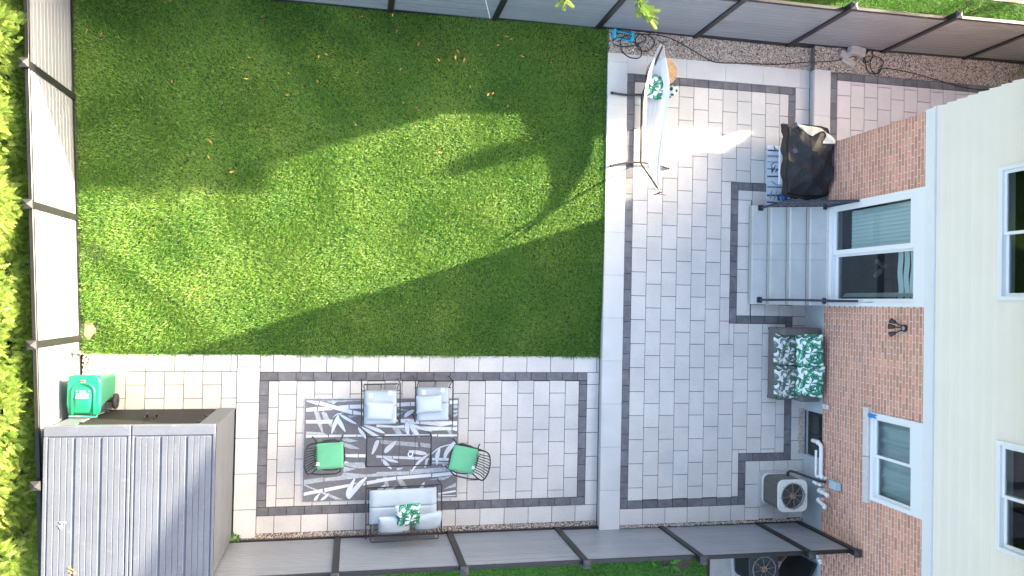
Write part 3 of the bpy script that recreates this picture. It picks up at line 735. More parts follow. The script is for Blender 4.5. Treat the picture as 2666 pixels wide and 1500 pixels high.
def window_frame(mb, y0, y1, z0, z1, x0, x1, w):
    mb.box(x0, x1, y0, y1, z0, z0+w).box(x0, x1, y0, y1, z1-w, z1).box(x0, x1, y0, y0+w, z0+w, z1-w).box(x0, x1, y1-w, y1, z0+w, z1-w)
# ---- sliding door
dr = H_('sliding_door', MB().box(XW-.03, XW+.06, .06, .12, 1.0, 3.49).box(XW-.03, XW+.06, 1.92, 1.98, 1.0, 3.49).box(XW-.03, XW+.06, .12, 1.92, 3.24, 3.49).box(XW-.045, XW+.10, .12, 1.92, 1.0, 1.10), 'white_vinyl')
mb = MB(); window_frame(mb, 1.02, 1.92, 1.105, 3.235, XW-.015, XW+.030, .085); H_('fixed_sash', mb, 'white_vinyl', dr)
mb = MB(); window_frame(mb, .12, 1.055, 1.105, 3.235, XW+.040, XW+.080, .075); H_('sliding_sash', mb, 'white_vinyl', dr)
H_('pane', MB().box(XW+.004, XW+.010, 1.105, 1.835, 1.19, 3.15), 'glass', dr)
H_('pane', MB().box(XW+.056, XW+.062, .195, .98, 1.18, 3.16), 'glass', dr)
H_('door_handle', MB().bbox(XW+.015, XW+.038, .135, .165, 1.95, 2.2, .006).tube([(XW+.02, .15, 2.0), (XW-.01, .15, 2.02), (XW-.01, .15, 2.13), (XW+.02, .15, 2.15)], .008), 'white_plastic', dr)
def blind_slat(i, y, z0, z1, w, ang, x, parent):
    c, s = math.cos(ang)*w/2, math.sin(ang)*w/2; m = MB()
    vs = [(x-s, y-c, z0), (x+s, y+c, z0), (x+s, y+c, z1), (x-s, y-c, z1), (x-.012, y, z0), (x-.012, y, z1)]
    m.add(vs, [(0, 4, 5, 3), (4, 1, 2, 5)], True); return H_('blind_slat', m, 'blind', parent)
for i in range(11): blind_slat(i, 1.09+i*.070, 1.42, 3.2, .082, .25, XW+.16, dr)
for i in range(5): blind_slat(i, .24+i*.014, 1.15, 3.2, .08, 1.35, XW+.18+.01*i, dr)
# the stacked blind beside the open half hangs from the head
H_('blind_head', MB().box(XW+.13, XW+.20, .12, 1.9, 3.19, 3.235), 'white_vinyl', dr)
for k in range(4):
    mb = MB(); 
    def fn(u, v, k=k): return (XW+.20+.010*math.sin(u*9+k), .20+u*.80, 2.60+k*.15+v*.12+.008*math.sin(u*6+k*1.3))
    mb.grid(fn, 14, 3); H_('curtain_fold', mb, 'blind', dr)
# ---- kitchen window
wn = H_('window', MB().box(XW-.03, XW+.05, WIN[0], WIN[0]+.07, 2.24, 3.49).box(XW-.03, XW+.05, WIN[1]-.07, WIN[1], 2.24, 3.49).box(XW-.03, XW+.05, WIN[0]+.07, WIN[1]-.07, 2.24, 2.33).box(XW-.03, XW+.05, WIN[0]+.07, WIN[1]-.07, 3.23, 3.49), 'white_vinyl')
mb = MB(); window_frame(mb, -2.535, -1.85, 2.332, 3.228, XW-.012, XW+.028, .045); H_('sash', mb, 'white_vinyl', wn)
mb = MB(); window_frame(mb, -3.22, -2.495, 2.332, 3.228, XW+.032, XW+.066, .045); H_('sash', mb, 'white_vinyl', wn)
H_('pane', MB().box(XW+.006, XW+.010, -2.49, -1.895, 2.378, 3.182), 'glass', wn)
H_('pane', MB().box(XW+.046, XW+.050, -3.175, -2.54, 2.378, 3.182), 'glass', wn)
mb = MB()
def fn(u, v):
    y = -3.3+u*1.52; z = 2.2+v*1.25
    return (XW+.17+.028*math.sin(u*34+1.2*math.sin(u*9))+.012*math.sin(u*80), y, z)
mb.grid(fn, 110, 4); H_('curtain', mb, 'curtain', wn)
for (a, b) in ((-2.555, -1.70), (-3.36, -2.565)): H_('sill_stone', MB().bbox(XW-.075, XW+.02, a, b, 2.10, 2.225, .008), 'sill_stone', wn)
# ---- bedroom windows
for (a, b) in UW:
    w2 = H_('window', MB().box(XW-.045, XW+.05, a, a+.055, 4.90, 5.70).box(XW-.045, XW+.05, b-.055, b, 4.90, 5.70).box(XW-.045, XW+.05, a+.055, b-.055, 4.90, 4.975).box(XW-.045, XW+.05, a+.055, b-.055, 5.63, 5.70), 'white_vinyl')
    m_ = (a+b)/2
    for (p, q, xo) in ((m_-.025, b-.056, 0), (a+.056, m_+.025, .036)):
        mb = MB(); window_frame(mb, p, q, 4.977, 5.628, XW-.012+xo, XW+.022+xo, .045); H_('sash', mb, 'white_vinyl', w2)
        H_('pane', MB().box(XW+.003+xo, XW+.007+xo, p+.046, q-.046, 5.023, 5.582), 'glass', w2)
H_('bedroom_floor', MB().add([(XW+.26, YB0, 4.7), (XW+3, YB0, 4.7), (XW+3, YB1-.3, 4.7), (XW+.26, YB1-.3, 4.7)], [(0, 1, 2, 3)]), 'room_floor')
# ---- window well
H_('cellar_window', MB().box(XW+.03, XW+.058, -2.88, -2.04, .30, .80), 'black_metal')
H_('cellar_pane', MB().box(XW+.022, XW+.028, -2.83, -2.48, .34, .76).box(XW+.022, XW+.028, -2.44, -2.09, .34, .76), 'glass')
# ---- the house next door, out of the picture, whose eaves shade the upper lawn
nh = empty('neighbour_house', (10.5, 11.25, 0)); tag(nh, 'neighbouring brick house beyond the upper fence', 'house')
MB().box(-4.0, 3.7, -3.3, 4.5, 0, 6.5).build('wall', M_['brick'], nh)
MB().add([(-4.4, -3.7, 6.5), (4.1, -3.7, 6.5), (4.1, 4.9, 6.5), (-4.4, 4.9, 6.5), (-.4, .4, 7.6), (.2, .6, 7.6)], [(0, 1, 4), (1, 2, 5, 4), (2, 3, 5), (3, 0, 4, 5), (3, 2, 1, 0)]).build('roof', M_['roof_shingle'], nh)

# ================================================================== STEPS AND RAILINGS
st = empty('door_steps', (8.2, 1.03, ZM)); tag(st, 'four grey stone steps leading up to the sliding door', 'steps')
sx = [7.60, 7.89, 8.19, 8.50, XW-.01]
for k in range(4):
    ys = (.06, .93, 1.24, 2.0); xb = (sx[k+1]+.03 if k < 3 else XW-.005)-8.2
    MB().box(sx[k]+.012-8.2, XW-.01-8.2, .075-1.03, 1.985-1.03, k*.185-.0, k*.185+.124).build('step_core', M_['joint'], st)
    for a, b in zip(ys[:-1], ys[1:]):
        MB().bbox(sx[k]+.003-8.2, sx[k]+.011-8.2, a+.0015-1.03, b-.0015-1.03, k*.185+.026, k*.185+.122, .002).build('riser_slab', M_['riser'], st)
        MB().bbox(sx[k]-8.2, xb, a+.0015-1.03, b-.0015-1.03, k*.185+.126, k*.185+.185, .003).build('tread_slab', M_['step_slab'], st)
MB().box(XW-.06-8.2, XW-8.2-.002, .06-1.03, 2.0-1.03, .742, .80).build('door_sill', M_['sill_stone'], st)
def railing(y, label):
    r = empty('stair_railing', (7.75, y, ZM+.185)); tag(r, label, 'railing', 'railings beside the door steps')
    def L(x, z): return (x-7.75, 0, z-(ZM+.185))
    p = .022
    for bx, bz in ((7.75, .395), (8.80, .95)):
        x, _, z = L(bx, bz)
        o = MB().bbox(x-p, x+p, -p, p, z, z+1.0 if bx < 8 else z+.93, .004).build('post', M_['rail_metal'], r)
        MB().bbox(x-.055, x+.055, -.055, .055, z, z+.022, .006).build('base_plate', M_['rail_metal'], o)
    a = Vector(L(7.70, 1.37)); b = Vector(L(8.83, 1.90))
    def bar(name, a, b, w, h):
        d = (b-a); M = Matrix.Translation(a) @ Matrix.Rotation(-math.atan2(d.z, d.x), 4, 'Y')
        return MB().bbox(0, d.length, -w/2, w/2, -h/2, h/2, .005, M).build(name, M_['rail_metal'], r)
    bar('handrail', a, b, .042, .036)
    bar('lower_bar', Vector(L(7.76, .60)), Vector(L(8.80, 1.10)), .025, .022)
    n = 9
    for i in range(n):
        t = (i+1)/(n+1); x = 7.77+t*1.02
        z0 = .60+(x-7.76)/1.04*.50; z1 = 1.37+(x-7.70)/1.13*.53
        MB().box(*[v for v in (L(x, 0)[0]-.008, L(x, 0)[0]+.008)], -.008, .008, L(0, z0)[2], L(0, z1-.015)[2]).build('baluster', M_['rail_metal'], r)
railing(1.95, 'black metal stair railing on the side of the covered grill')
railing(.15, 'black metal stair railing on the side of the wicker loveseat')
# ================================================================== SHED
SX, SY = -3.13, -3.05
shed = empty('storage_shed', (SX, SY, 0)); tag(shed, 'grey plastic storage shed with ribbed flat roof and dark double doors', 'shed')
def S_(name, mb, m, parent=None, mats=None):
    mb.v = [(Vector(p)-Vector((SX, SY, 0))) for p in mb.v]; return mb.build(name, M_[m], parent or shed)
X0, X1, Y0, Y1 = -4.27, -1.975, -4.19, -1.93
wl = S_('wall', MB().box(X0+.02, X1-.02, Y0+.02, Y1-.06, 0, 1.84), 'shed_wall')
for k in range(3):       # the three panels of the side wall
    S_('side_panel', MB().bbox(X1-.02, X1, Y0, Y1, .03+k*.60, .03+(k+1)*.60-.008, .004), 'shed_wall')
S_('front_panel', MB().bbox(X0, -3.97, Y1-.06, Y1, .02, 1.80, .006), 'shed_wall')
S_('front_panel', MB().bbox(-2.25, X1+.002, Y1-.06, Y1+.002, .02, 1.80, .006), 'shed_wall')
S_('lintel', MB().bbox(-3.968, -2.252, Y1-.06, Y1-.002, 1.70, 1.80, .006), 'shed_wall')
for a, b in ((-3.965, -3.098), (-3.092, -2.255)):
    d = S_('door', MB().box(a, b, Y1-.055, Y1-.03, .03, 1.695), 'shed_door')
    for k in range(11):
        S_('door_board', MB().bbox(a, b, Y1-.029, Y1-.012, .03+k*.151, .03+(k+1)*.151-.005, .004), 'shed_door', d)
    s = 1 if a > -3.5 else -1
    hx_ = -3.095+s*.07
    S_('handle', MB().tube([(hx_, Y1-.01, .92), (hx_, Y1+.045, .95), (hx_, Y1+.045, 1.08), (hx_, Y1-.01, 1.11)], .014), 'black_metal', d)
    for k in (.25, .85, 1.45):
        xx = a+.02 if s < 0 else b-.02
        S_('hinge', MB().bbox(xx-.03, xx+.03, Y1-.012, Y1+.006, k, k+.05, .004), 'black_metal', d)
# roof: two halves meeting at a seam, each with three groups of four ribs behind a smooth front band
def rz_(y): return 1.945-(Y1-y)*.03
def tilt(mb):
    mb.v = [(p[0], p[1], p[2]+rz_(p[1])) for p in mb.v]; return mb
roof = S_('roof', tilt(MB().box(X0-.02, X1+.01, Y0-.02, Y1+.02, -.085, -.018)), 'shed_roof')
for a, b in ((X0-.02, -3.137), (-3.123, X1+.01)):
    S_('roof_edge', tilt(MB().bbox(a, b, Y1-.13, Y1+.025, -.10, .004, .010)), 'shed_roof', roof)
    S_('roof_rim', tilt(MB().bbox(a, a+.035 if a > -3.5 else a+.05, Y0-.02, Y1-.132, -.06, .004, .006)), 'shed_roof', roof)
    S_('roof_rim', tilt(MB().bbox(b-.04, b, Y0-.02, Y1-.132, -.06, .004, .006)), 'shed_roof', roof)
    x = a+.052 if a < -3.5 else a+.038; gw = (b-.042-x)/3
    for gI in range(3):
        sw = (gw-.028)/4
        for k in range(4):
            S_('roof_rib', tilt(MB().bbox(x+gI*gw+.014+k*sw+.002, x+gI*gw+.014+(k+1)*sw-.002, Y0-.015, Y1-.15, -.02, 0, .006)), 'shed_roof', roof)
for cx, cy in ((-4.02, -3.30), (-4.05, -3.36), (-3.87, -4.02), (-3.90, -3.97)):
    q = MB()
    for k in range(5):
        q.sphere((cx+random.uniform(-.03, .03)-SX, cy+random.uniform(-.04, .04)-SY, rz_(cy)+.004), random.uniform(.01, .02), 7, 4, (1.3, 1, .4))
    q.build('debris', M_['leaf_dry'] if cy < -3.9 else M_['grey_plastic'], roof)

# ================================================================== BIN
BX, BY = -4.06, -1.57
bn = empty('wheeled_bin', (BX, BY, 0)); tag(bn, 'green wheeled organics bin standing between shed and fence', 'bin')
def ring(w, d, z, r, oy=0, n=6):
    out = []
    for qx, qy, a0 in ((w/2-r, d/2-r, 0), (-w/2+r, d/2-r, 90), (-w/2+r, -d/2+r, 180), (w/2-r, -d/2+r, 270)):
        for k in range(n+1):
            a = R(a0+90*k/n); out.append((qx+r*math.cos(a), oy+qy+r*math.sin(a), z))
    return out
def loft(rings, cap=True):
    mb = MB(); k = len(rings[0]); vs = [p for r_ in rings for p in r_]
    fs = [(i*k+j, i*k+(j+1) % k, (i+1)*k+(j+1) % k, (i+1)*k+j) for i in range(len(rings)-1) for j in range(k)]
    if cap: fs += [tuple(range(k-1, -1, -1)), tuple((len(rings)-1)*k+j for j in range(k))]
    return mb.add(vs, fs, False)
loft([ring(.34, .36, .06, .05, .06), ring(.37, .44, .55, .05, .03), ring(.42, .55, .98, .05), ring(.46, .60, .985, .05), ring(.46, .60, 1.02, .05)]).build('body', M_['bin_green'], bn)
loft([ring(.47, .575, 1.021, .12, .02), ring(.475, .58, 1.045, .12, .02), ring(.44, .545, 1.068, .11, .02)]).build('lid', M_['bin_green'], bn)
lid2 = MB()
arch = [(-.155, -.30)]+[(-.155*math.cos(R(a)), .05+.135*math.sin(R(a))) for a in range(0, 181, 15)]+[(.155, -.30)]
lid2.tube([(p[0], p[1], 1.070) for p in arch], .022, 8)
lid2.build('lid_arch', M_['bin_green'], bn)
dome = MB()
def fn(u, v):
    x = (u-.5)*.27; y = -.27+v*.40; return (x, y, 1.066+.035*math.sin(math.pi*v)**.7*math.sin(math.pi*u)**.5)
dome.grid(fn, 9, 9); dome.build('lid_panel', M_['bin_green'], bn)
MB().tube([(-.19, -.30, 1.03), (-.20, -.335, 1.05), (.20, -.335, 1.05), (.19, -.30, 1.03)], .015).build('handle', M_['bin_green'], bn)
MB().bbox(-.045, .025, .195, .235, 1.066, 1.085, .008).build('latch', M_['red_plastic'], bn)
for s in (-1, 1):
    w = MB(); Mx = Matrix.Translation((s*.205, -.215, .13)) @ Matrix.Rotation(R(90), 4, 'Y')
    w.lathe([(.03, -.028), (.075, -.03), (.082, -.02), (.118, -.026), (.13, -.015), (.13, .015), (.118, .026), (.082, .02), (.075, .03), (.03, .028)], 22, (0, 0, 0), Mx).cyl((0, 0), .07, -.012, .012, 18, None, Mx)
    w.build('wheel', M_['rubber'], bn)
MB().tube([(-.2, -.215, .13), (.2, -.215, .13)], .012).build('axle', M_['black_metal'], bn)
def text_mesh(name, s, size, matname, parent, loc, rot, ext=.0006):
    cu = bpy.data.curves.new('t', 'FONT'); cu.body = s; cu.size = size; cu.align_x = 'CENTER'; cu.align_y = 'CENTER'; cu.extrude = ext
    to = bpy.data.objects.new('t', cu); col.objects.link(to)
    dg = bpy.context.evaluated_depsgraph_get(); me = bpy.data.meshes.new_from_object(to.evaluated_get(dg))
    bpy.data.objects.remove(to); me.materials.clear(); me.materials.append(M_[matname])
    return link(name, me, parent, loc, None, None, rot)
MB().bbox(-.10, .085, -.048, -.012, 1.100, 1.1035, .002).build('sticker', M_['decal'], bn)
text_mesh('lettering', 'ORGANICS', .036, 'decal', bn, (.0, .017, 1.106), (0, 0, math.pi))
text_mesh('lettering', 'ONLY', .034, 'decal', bn, (.0, .046, 1.105), (0, 0, math.pi))
text_mesh('lettering', 'RECYCLE', .019, 'decal', bn, (.0, .071, 1.102), (0, 0, math.pi))
for s in (-1, 1):
    MB().prism([(s*.085+math.cos(a)*.013*(1 if k % 2 else .55), .068+math.sin(a)*.013*(1 if k % 2 else .55)) for k, a in enumerate([i*math.pi/5 for i in range(10)])], 1.088, 1.0935).build('emblem', M_['decal'], bn)

bl = empty('garden_light', (-4.36, -.96, 0)); tag(bl, 'small chrome globe light on a stem by the fence', 'light')
MB().sphere((0, 0, .42), .055).build('globe', M_['chrome'], bl)
MB().tube([(0, 0, -.01), (0, 0, .38)], .012).build('stem', M_['chrome'], bl)

# ================================================================== RUG AND FURNITURE ON THE SITTING PATIO
RUG_STALKS = [
 [-1347,880,-1258,880,-1120,860,-1149,797,-1346,868],
 [-1104,867,-543,700,-555,629,-1126,803],
 [-525,700,-353,660,-352,608,-537,629],
 [-1343,745,-1166,768,-1155,698,-1341,683],
 [-1139,768,-1008,760,-876,713,-1141,698],
 [-1345,534,-1143,536,-1132,475,-1343,478],
 [-1126,536,-879,540,-898,470,-1125,470],
 [-802,783,-615,800,-606,729,-662,733],
 [-597,800,-356,805,-355,734,-592,729],
 [-1338,268,-962,270,-957,228,-1337,226],
 [-941,273,-456,268,-462,230,-940,228],
 [-449,268,-287,263,-287,227,-448,230],
 [-670,-78,-615,-75,-662,-121],
 [-615,-79,-426,-79,-429,-144,-648,-125],
 [-412,-83,-293,-86,-292,-143,-415,-140],
 [-1350,-739,-1028,-682,-1026,-741,-1350,-798],
 [-1003,-676,-421,-587,-545,-654,-992,-742],
 [-296,-576,46,-528,47,-585,-336,-646],
 [224,830,482,842,483,773,226,758],
 [492,842,590,845,591,769,493,770],
 [-114,443,49,433,213,413,377,426,399,375,-113,396],
 [224,535,481,542,568,524,656,487,657,444,455,453,239,492],
 [670,487,1253,488,1254,429,1064,395,671,444],
 [1275,487,1350,486,1350,406,1277,407],
 [499,410,1248,378,1249,327,891,318,515,352],
 [1270,378,1350,384,1350,303,1264,327],
 [38,265,502,258,503,222,39,222],
 [524,258,987,251,981,215,525,222],
 [1002,251,1350,245,1350,209,1003,207],
 [1200,867,1350,873,1350,807,1202,801],
 [-91,-536,255,-498,264,-560,-90,-596],
 [274,-498,887,-461,895,-522,285,-560],
 [916,-465,1350,-433,1350,-491,910,-530],
 [1026,-822,1350,-775,1350,-808,1026,-851],
 [1027,-866,1350,-865,1350,-880,1027,-880],
 [-101,-111,175,-128,176,-171,-100,-154],
 [189,-128,713,-156,700,-207,191,-174],
 [902,-175,1238,-189,1225,-237,903,-221]]
RUG_LEAVES = [
 [-798,624,-768,553,-821,426,-893,286,-901,329,-877,470],
 [-776,567,-704,467,-652,325,-680,333,-765,426,-794,483],
 [-777,638,-687,609,-574,544,-460,457,-558,480,-685,552],
 [-893,569,-812,646,-688,659,-812,624],
 [-438,400,-345,321,-272,213,-300,192,-400,293],
 [-382,407,-276,370,-119,275,-4,202,-117,210,-274,306],
 [-341,427,-235,426,-65,367,26,301,27,280,-134,325],
 [-472,-500,-477,-571,-509,-690,-514,-796,-561,-880,-618,-822,-613,-723,-546,-597],
 [-256,-485,-323,-604,-459,-770,-561,-880,-543,-753,-462,-642,-380,-559],
 [-1060,-745,-1093,-807,-1125,-880,-1180,-880,-1148,-819],
 [-909,-759,-955,-839,-1009,-880,-1061,-880,-1011,-823],
 [-673,-248,-688,-198,-583,-221],
 [557,700,522,640,409,569,377,584,407,648,492,698],
 [418,504,469,453,479,338,460,237,400,339,395,440],
 [476,460,571,394,676,220,618,221,515,323],
 [469,468,687,393,891,310,775,319,571,380],
 [800,493,917,470,1057,395,947,418],
 [1043,18,1039,-120,993,-314,961,-205,966,-104],
 [1305,122,1299,35,1193,-108,1130,-238,1112,-121,1175,8],
 [900,-88,1043,25,1320,86,1321,71,1051,3,908,-103],
 [81,-636,26,-727,-80,-724,-4,-670],
 [273,-666,196,-725,54,-725,153,-681],
 [779,-613,741,-741,676,-739,710,-661],
 [972,-705,915,-742,857,-740],
 [254,147,200,41,95,-58,39,-64,51,15,149,99],
 [5,-113,126,-158,306,-241,171,-238,41,-171],
 [-8,-170,71,-214,181,-357,102,-330,8,-242],
 [466,-36,610,-32,755,-63,806,-108,698,-120,539,-81],
 [850,-94,786,-172,645,-299,532,-426,559,-355,671,-199],
 [787,-201,844,-188,817,-274,769,-360],
 [-128,139,-58,152,-91,32,-158,-81,-187,-66]]
RUG_PALE = [
 [-1340,880,-359,880,-358,876,-824,851,-871,809,-1011,869],
 [-1212,699,-1130,691,-1085,542,-1038,302,-1066,317,-1160,501],
 [-1081,662,-1048,690,-992,654,-919,512,-825,306,-903,399,-1044,556],
 [-725,192,-621,204,-495,174,-432,152,-564,130,-676,156],
 [-689,128,-563,97,-394,9,-547,12,-673,56],
 [-1350,-519,-1022,-479,-1020,-556,-1350,-603],
 [-1005,-493,-716,-466,-676,-403,-271,-449,-269,-499,-1003,-557],
 [-264,-449,43,-428,45,-485,-256,-495],
 [-1340,335,-1038,310,-982,273,-1338,272],
 [-1350,-617,-1344,-596,-678,-880,-803,-880],
 [-667,-227,-276,-235,-273,-335,-441,-338,-665,-276],
 [-624,608,-464,607,-574,565],
 [-672,-297,-455,-345,-676,-399],
 [679,104,897,71,884,-1,695,32],
 [-51,167,635,105,637,25,-21,95],
 [259,-348,387,-336,331,-385,274,-391],
 [503,-382,1139,-354,1170,-427,505,-469],
 [-94,-410,489,-411,490,-468,-92,-489],
 [163,385,285,376,359,260,244,269],
 [292,376,385,354,430,281],
 [853,-579,1056,-533,1260,-517,1130,-586],
 [1112,-760,1350,-636,1350,-716],
 [278,-563,378,-563,482,-727,382,-724],
 [21,-499,91,-494,146,-710,75,-708,52,-614],
 [1161,321,1242,327,1274,167,1214,240],
 [1079,-287,1167,-297,1244,-429,1185,-428],
 [1246,786,1350,793,1350,727,1248,721],
 [1248,684,1350,690,1350,647,1249,645],
 [1250,590,1350,639,1350,595,1295,560],
 [248,743,478,684,306,692],
 [222,636,364,656,237,578],
 [904,-247,1240,-262,1226,-291,905,-283]]
RCX, RCY = .57, -2.69
rug = MB().bbox(-1.385, 1.385, -.92, .92, 0.0, .008, .004).build('outdoor_rug', M_['rug_dark'], None, (RCX, RCY, .003)); tag(rug, 'charcoal outdoor rug printed with white bamboo under the patio furniture', 'rug')
MB().box(-1.385, 1.385, .905, .92, .0085, .0098).box(-1.385, 1.385, -.92, -.905, .0085, .0098).box(-1.385, -1.37, -.905, .905, .0085, .0098).box(1.37, 1.385, -.905, .905, .0085, .0098).build('rug_edge', M_['rug_pale'], rug)
def flat_piece(name, pts, z, m):
    n = len(pts); a = sum(pts[i][0]*pts[(i+1) % n][1]-pts[(i+1) % n][0]*pts[i][1] for i in range(n))
    if a < 0: pts = pts[::-1]
    o = MB().add([(x, y, z) for x, y in pts], [tuple(range(n))]).build(name, M_[m], rug)
    bm = bmesh.new(); bm.from_mesh(o.data); bmesh.ops.triangulate(bm, faces=bm.faces[:]); bm.to_mesh(o.data); bm.free()
cl_ = lambda x, y: (min(max(x, -1.368), 1.368), min(max(y, -.903), .903))
for nm, polys, mt, zb in (('pale_print', RUG_PALE, 'rug_pale', .0086), ('stalk_print', RUG_STALKS, 'rug_white', .0106), ('leaf_print', RUG_LEAVES, 'rug_white', .0138)):
    for k, p in enumerate(polys):
        pts = [(p[i]/1000, p[i+1]/1000) for i in range(0, len(p), 2)]; z = zb+.00004*k
        if nm == 'leaf_print':       # rounded outline, with a thin dark gap that keeps the leaf apart from the stalks
            q = smooth_path([(a, b, 0) for a, b in pts], 3, True); pts = [cl_(v.x, v.y) for v in q]
            c = sum((v for v in q), Vector((0, 0, 0)))/len(q); q2 = []
            for v in q: d = (v-c).normalized(); q2.append(cl_(v.x+d.x*.007, v.y+d.y*.007))
            flat_piece('leaf_outline', q2, .0123+.00004*k, 'rug_dark')
        flat_piece(nm, pts, z, mt)

TR = .0115
def lounge(name, w, d, loc, rz, label, cat, tags=True, bar=True):
    """black tube frame seat that faces -y"""
    r = empty(name, loc, rz); tag(r, label, cat)
    for s in (-1, 1):
        x = s*w/2
        MB().tube(smooth_path([(x*.985, d/2+.02, 0), (x, d/2-.0, .30), (x, d/2-.01, .55), (x, d/2-.06, .595), (x, -d/2+.05, .60), (x, -d/2, .56), (x*.985, -d/2+.015, 0)], 4), TR).build('side_frame', M_['black_metal'], r)
        MB().tube(smooth_path([(x*.86, d/2-.16, .33), (x*.88, d/2-.06, .56), (x*.89, d/2+.0, .76), (x*.84, d/2+.015, .79)], 4), TR*.9).build('back_post', M_['black_metal'], r)
    xi = w/2-.045
    MB().tube([(-xi, -d/2+.05, .315), (xi, -d/2+.05, .315), (xi, d/2-.15, .325), (-xi, d/2-.15, .325)], TR, 8, True).build('seat_frame', M_['black_metal'], r)
    for y, z in ((-d/2+.05, .315), (d/2-.15, .325)):
        MB().tube([(-w/2, y, z), (w/2, y, z)], TR*.8).build('cross_bar', M_['black_metal'], r)
    MB().tube([(-w/2*.85, d/2+.015, .79), (w/2*.85, d/2+.015, .79)], TR).build('back_rail', M_['black_metal'], r)
    if bar: MB().tube([(0, d/2-.15, .33), (0, d/2+.012, .785)], TR*.6).build('back_bar', M_['black_metal'], r)
    def bk(u, v): return ((u-.5)*w*.80, d/2-.145+v*.155, .34+v*.44)
    MB().grid(bk, 2, 6).build('back_sling', M_['sling_mesh'], r)
    def se(u, v): return ((u-.5)*w*.84, -d/2+.05+v*(d-.20), .318+.006*v)
    MB().grid(se, 2, 2).build('seat_sling', M_['sling_mesh'], r)
    return r
# two armchairs
for (x, y, rz, lab, px, py, pw, prz, lab2) in ((.505, -1.80, R(1), 'black tube armchair with pale blue seat pad, further from the main terrace', -.01, -.14, .50, R(-3), 'pale blue pillow lying across the armchair further from the main terrace'),
                                   (1.425, -1.75, R(0.5), 'black tube armchair with pale blue seat pad, nearer to the main terrace', -.075, -.07, .47, R(3), 'pale blue pillow lying across the armchair nearer to the main terrace')):
    c = lounge('armchair', .655, .70, (x, y, .012), rz, lab, 'armchair')
    c['group'] = 'pair of tube armchairs'
    pad = MB().cushion(.56, .32, .095, 9, 14, Matrix.Translation((-.0, -.22, .372))).cushion(.56, .28, .09, 9, 14, Matrix.Translation((0, .075, .375))).build('seat_pad', M_['cushion_blue'], c)
    MB().bbox(.13, .20, .13, .205, .418, .420, .001).bbox(-.20, -.13, .09, .165, .4185, .4205, .001).build('care_tag', M_['tag_white'], pad)
    pl = MB().cushion(pw, .31, .13, 3.2, 16, None, .10, int(x*100), .004).build('pillow', M_['cushion_blue'], None, (x+px, y+py, .012+.47), rz+prz)
    pl.rotation_euler = (R(-4), R(2), rz+prz); tag(pl, lab2, 'pillow', 'pale blue pillows')
# sofa
c = lounge('outdoor_sofa', 1.30, .84, (.945, -3.665, .012), math.pi+R(1.2), 'black tube outdoor sofa with pale blue cushions against the slat fence', 'sofa')
MB().cushion(1.17, .30, .11, 10, 16, Matrix.Translation((0, -.19, .372))).cushion(1.17, .30, .11, 10, 16, Matrix.Translation((0, .105, .374))).build('seat_pad', M_['cushion_blue'], c)
for (x, y, z, w, d, rot, lab) in ((.78, -3.90, .56, .56, .40, (R(28), 0, R(2)), 'pale blue back pillow on the sofa half nearer the shed'), (1.37, -3.86, .56, .52, .38, (R(30), R(-6), R(9)), 'pale blue back pillow on the sofa half nearer the main terrace')):
    p = MB().cushion(w, d, .15, 3.0, 16, None, .10, int(x*77), .006).build('pillow', M_['cushion_blue'], None, (x, y, z)); p.rotation_euler = rot; tag(p, lab, 'pillow', 'pale blue pillows')
p = MB().cushion(.44, .44, .15, 2.6, 18, None, .12, 5, .004).build('pillow', M_['palm_print'], None, (1.01, -3.70, .685)); p.rotation_euler = (R(20), R(2), R(5)); tag(p, 'square pillow with green palm leaf print on the outdoor sofa', 'pillow')
# coffee table
ct = empty('coffee_table', (.845, -2.655, .012)); tag(ct, 'low black mesh coffee table in the middle of the rug', 'table')
for s in (-1, 1):
    MB().tube([(s*.563, .262, 0), (s*.563, .262, .41), (s*.563, -.262, .41), (s*.563, -.262, 0)], .014, 8).build('leg_frame', M_['black_metal'], ct)
MB().bbox(-.565, .565, .252, .268, .385, .418, .003).bbox(-.565, .565, -.268, -.252, .385, .418, .003).build('top_rail', M_['black_metal'], ct)
MB().add([(-.555, -.25, .405), (.555, -.25, .405), (.555, .25, .405), (-.555, .25, .405)], [(0, 1, 2, 3)]).build('top', M_['table_mesh'], ct)
for k in (-1, 0, 1): MB().box(k*.28-.004, k*.28+.004, -.25, .25, .39, .40).build('slat', M_['black_metal'], ct)
cu = empty('candle_cup', (1.04, -2.70, .43)); tag(cu, 'small white cup with dark blue inside on the coffee table', 'cup')
MB().lathe([(.001, 0), (.034, 0), (.044, .05), (.046, .055), (.034, .055), (.032, .02)], 20).build('cup', M_['white_plastic'], cu)
MB().cyl((0, 0), .031, .018, .040, 16).build('candle', M_['dustpan_blue'], cu)

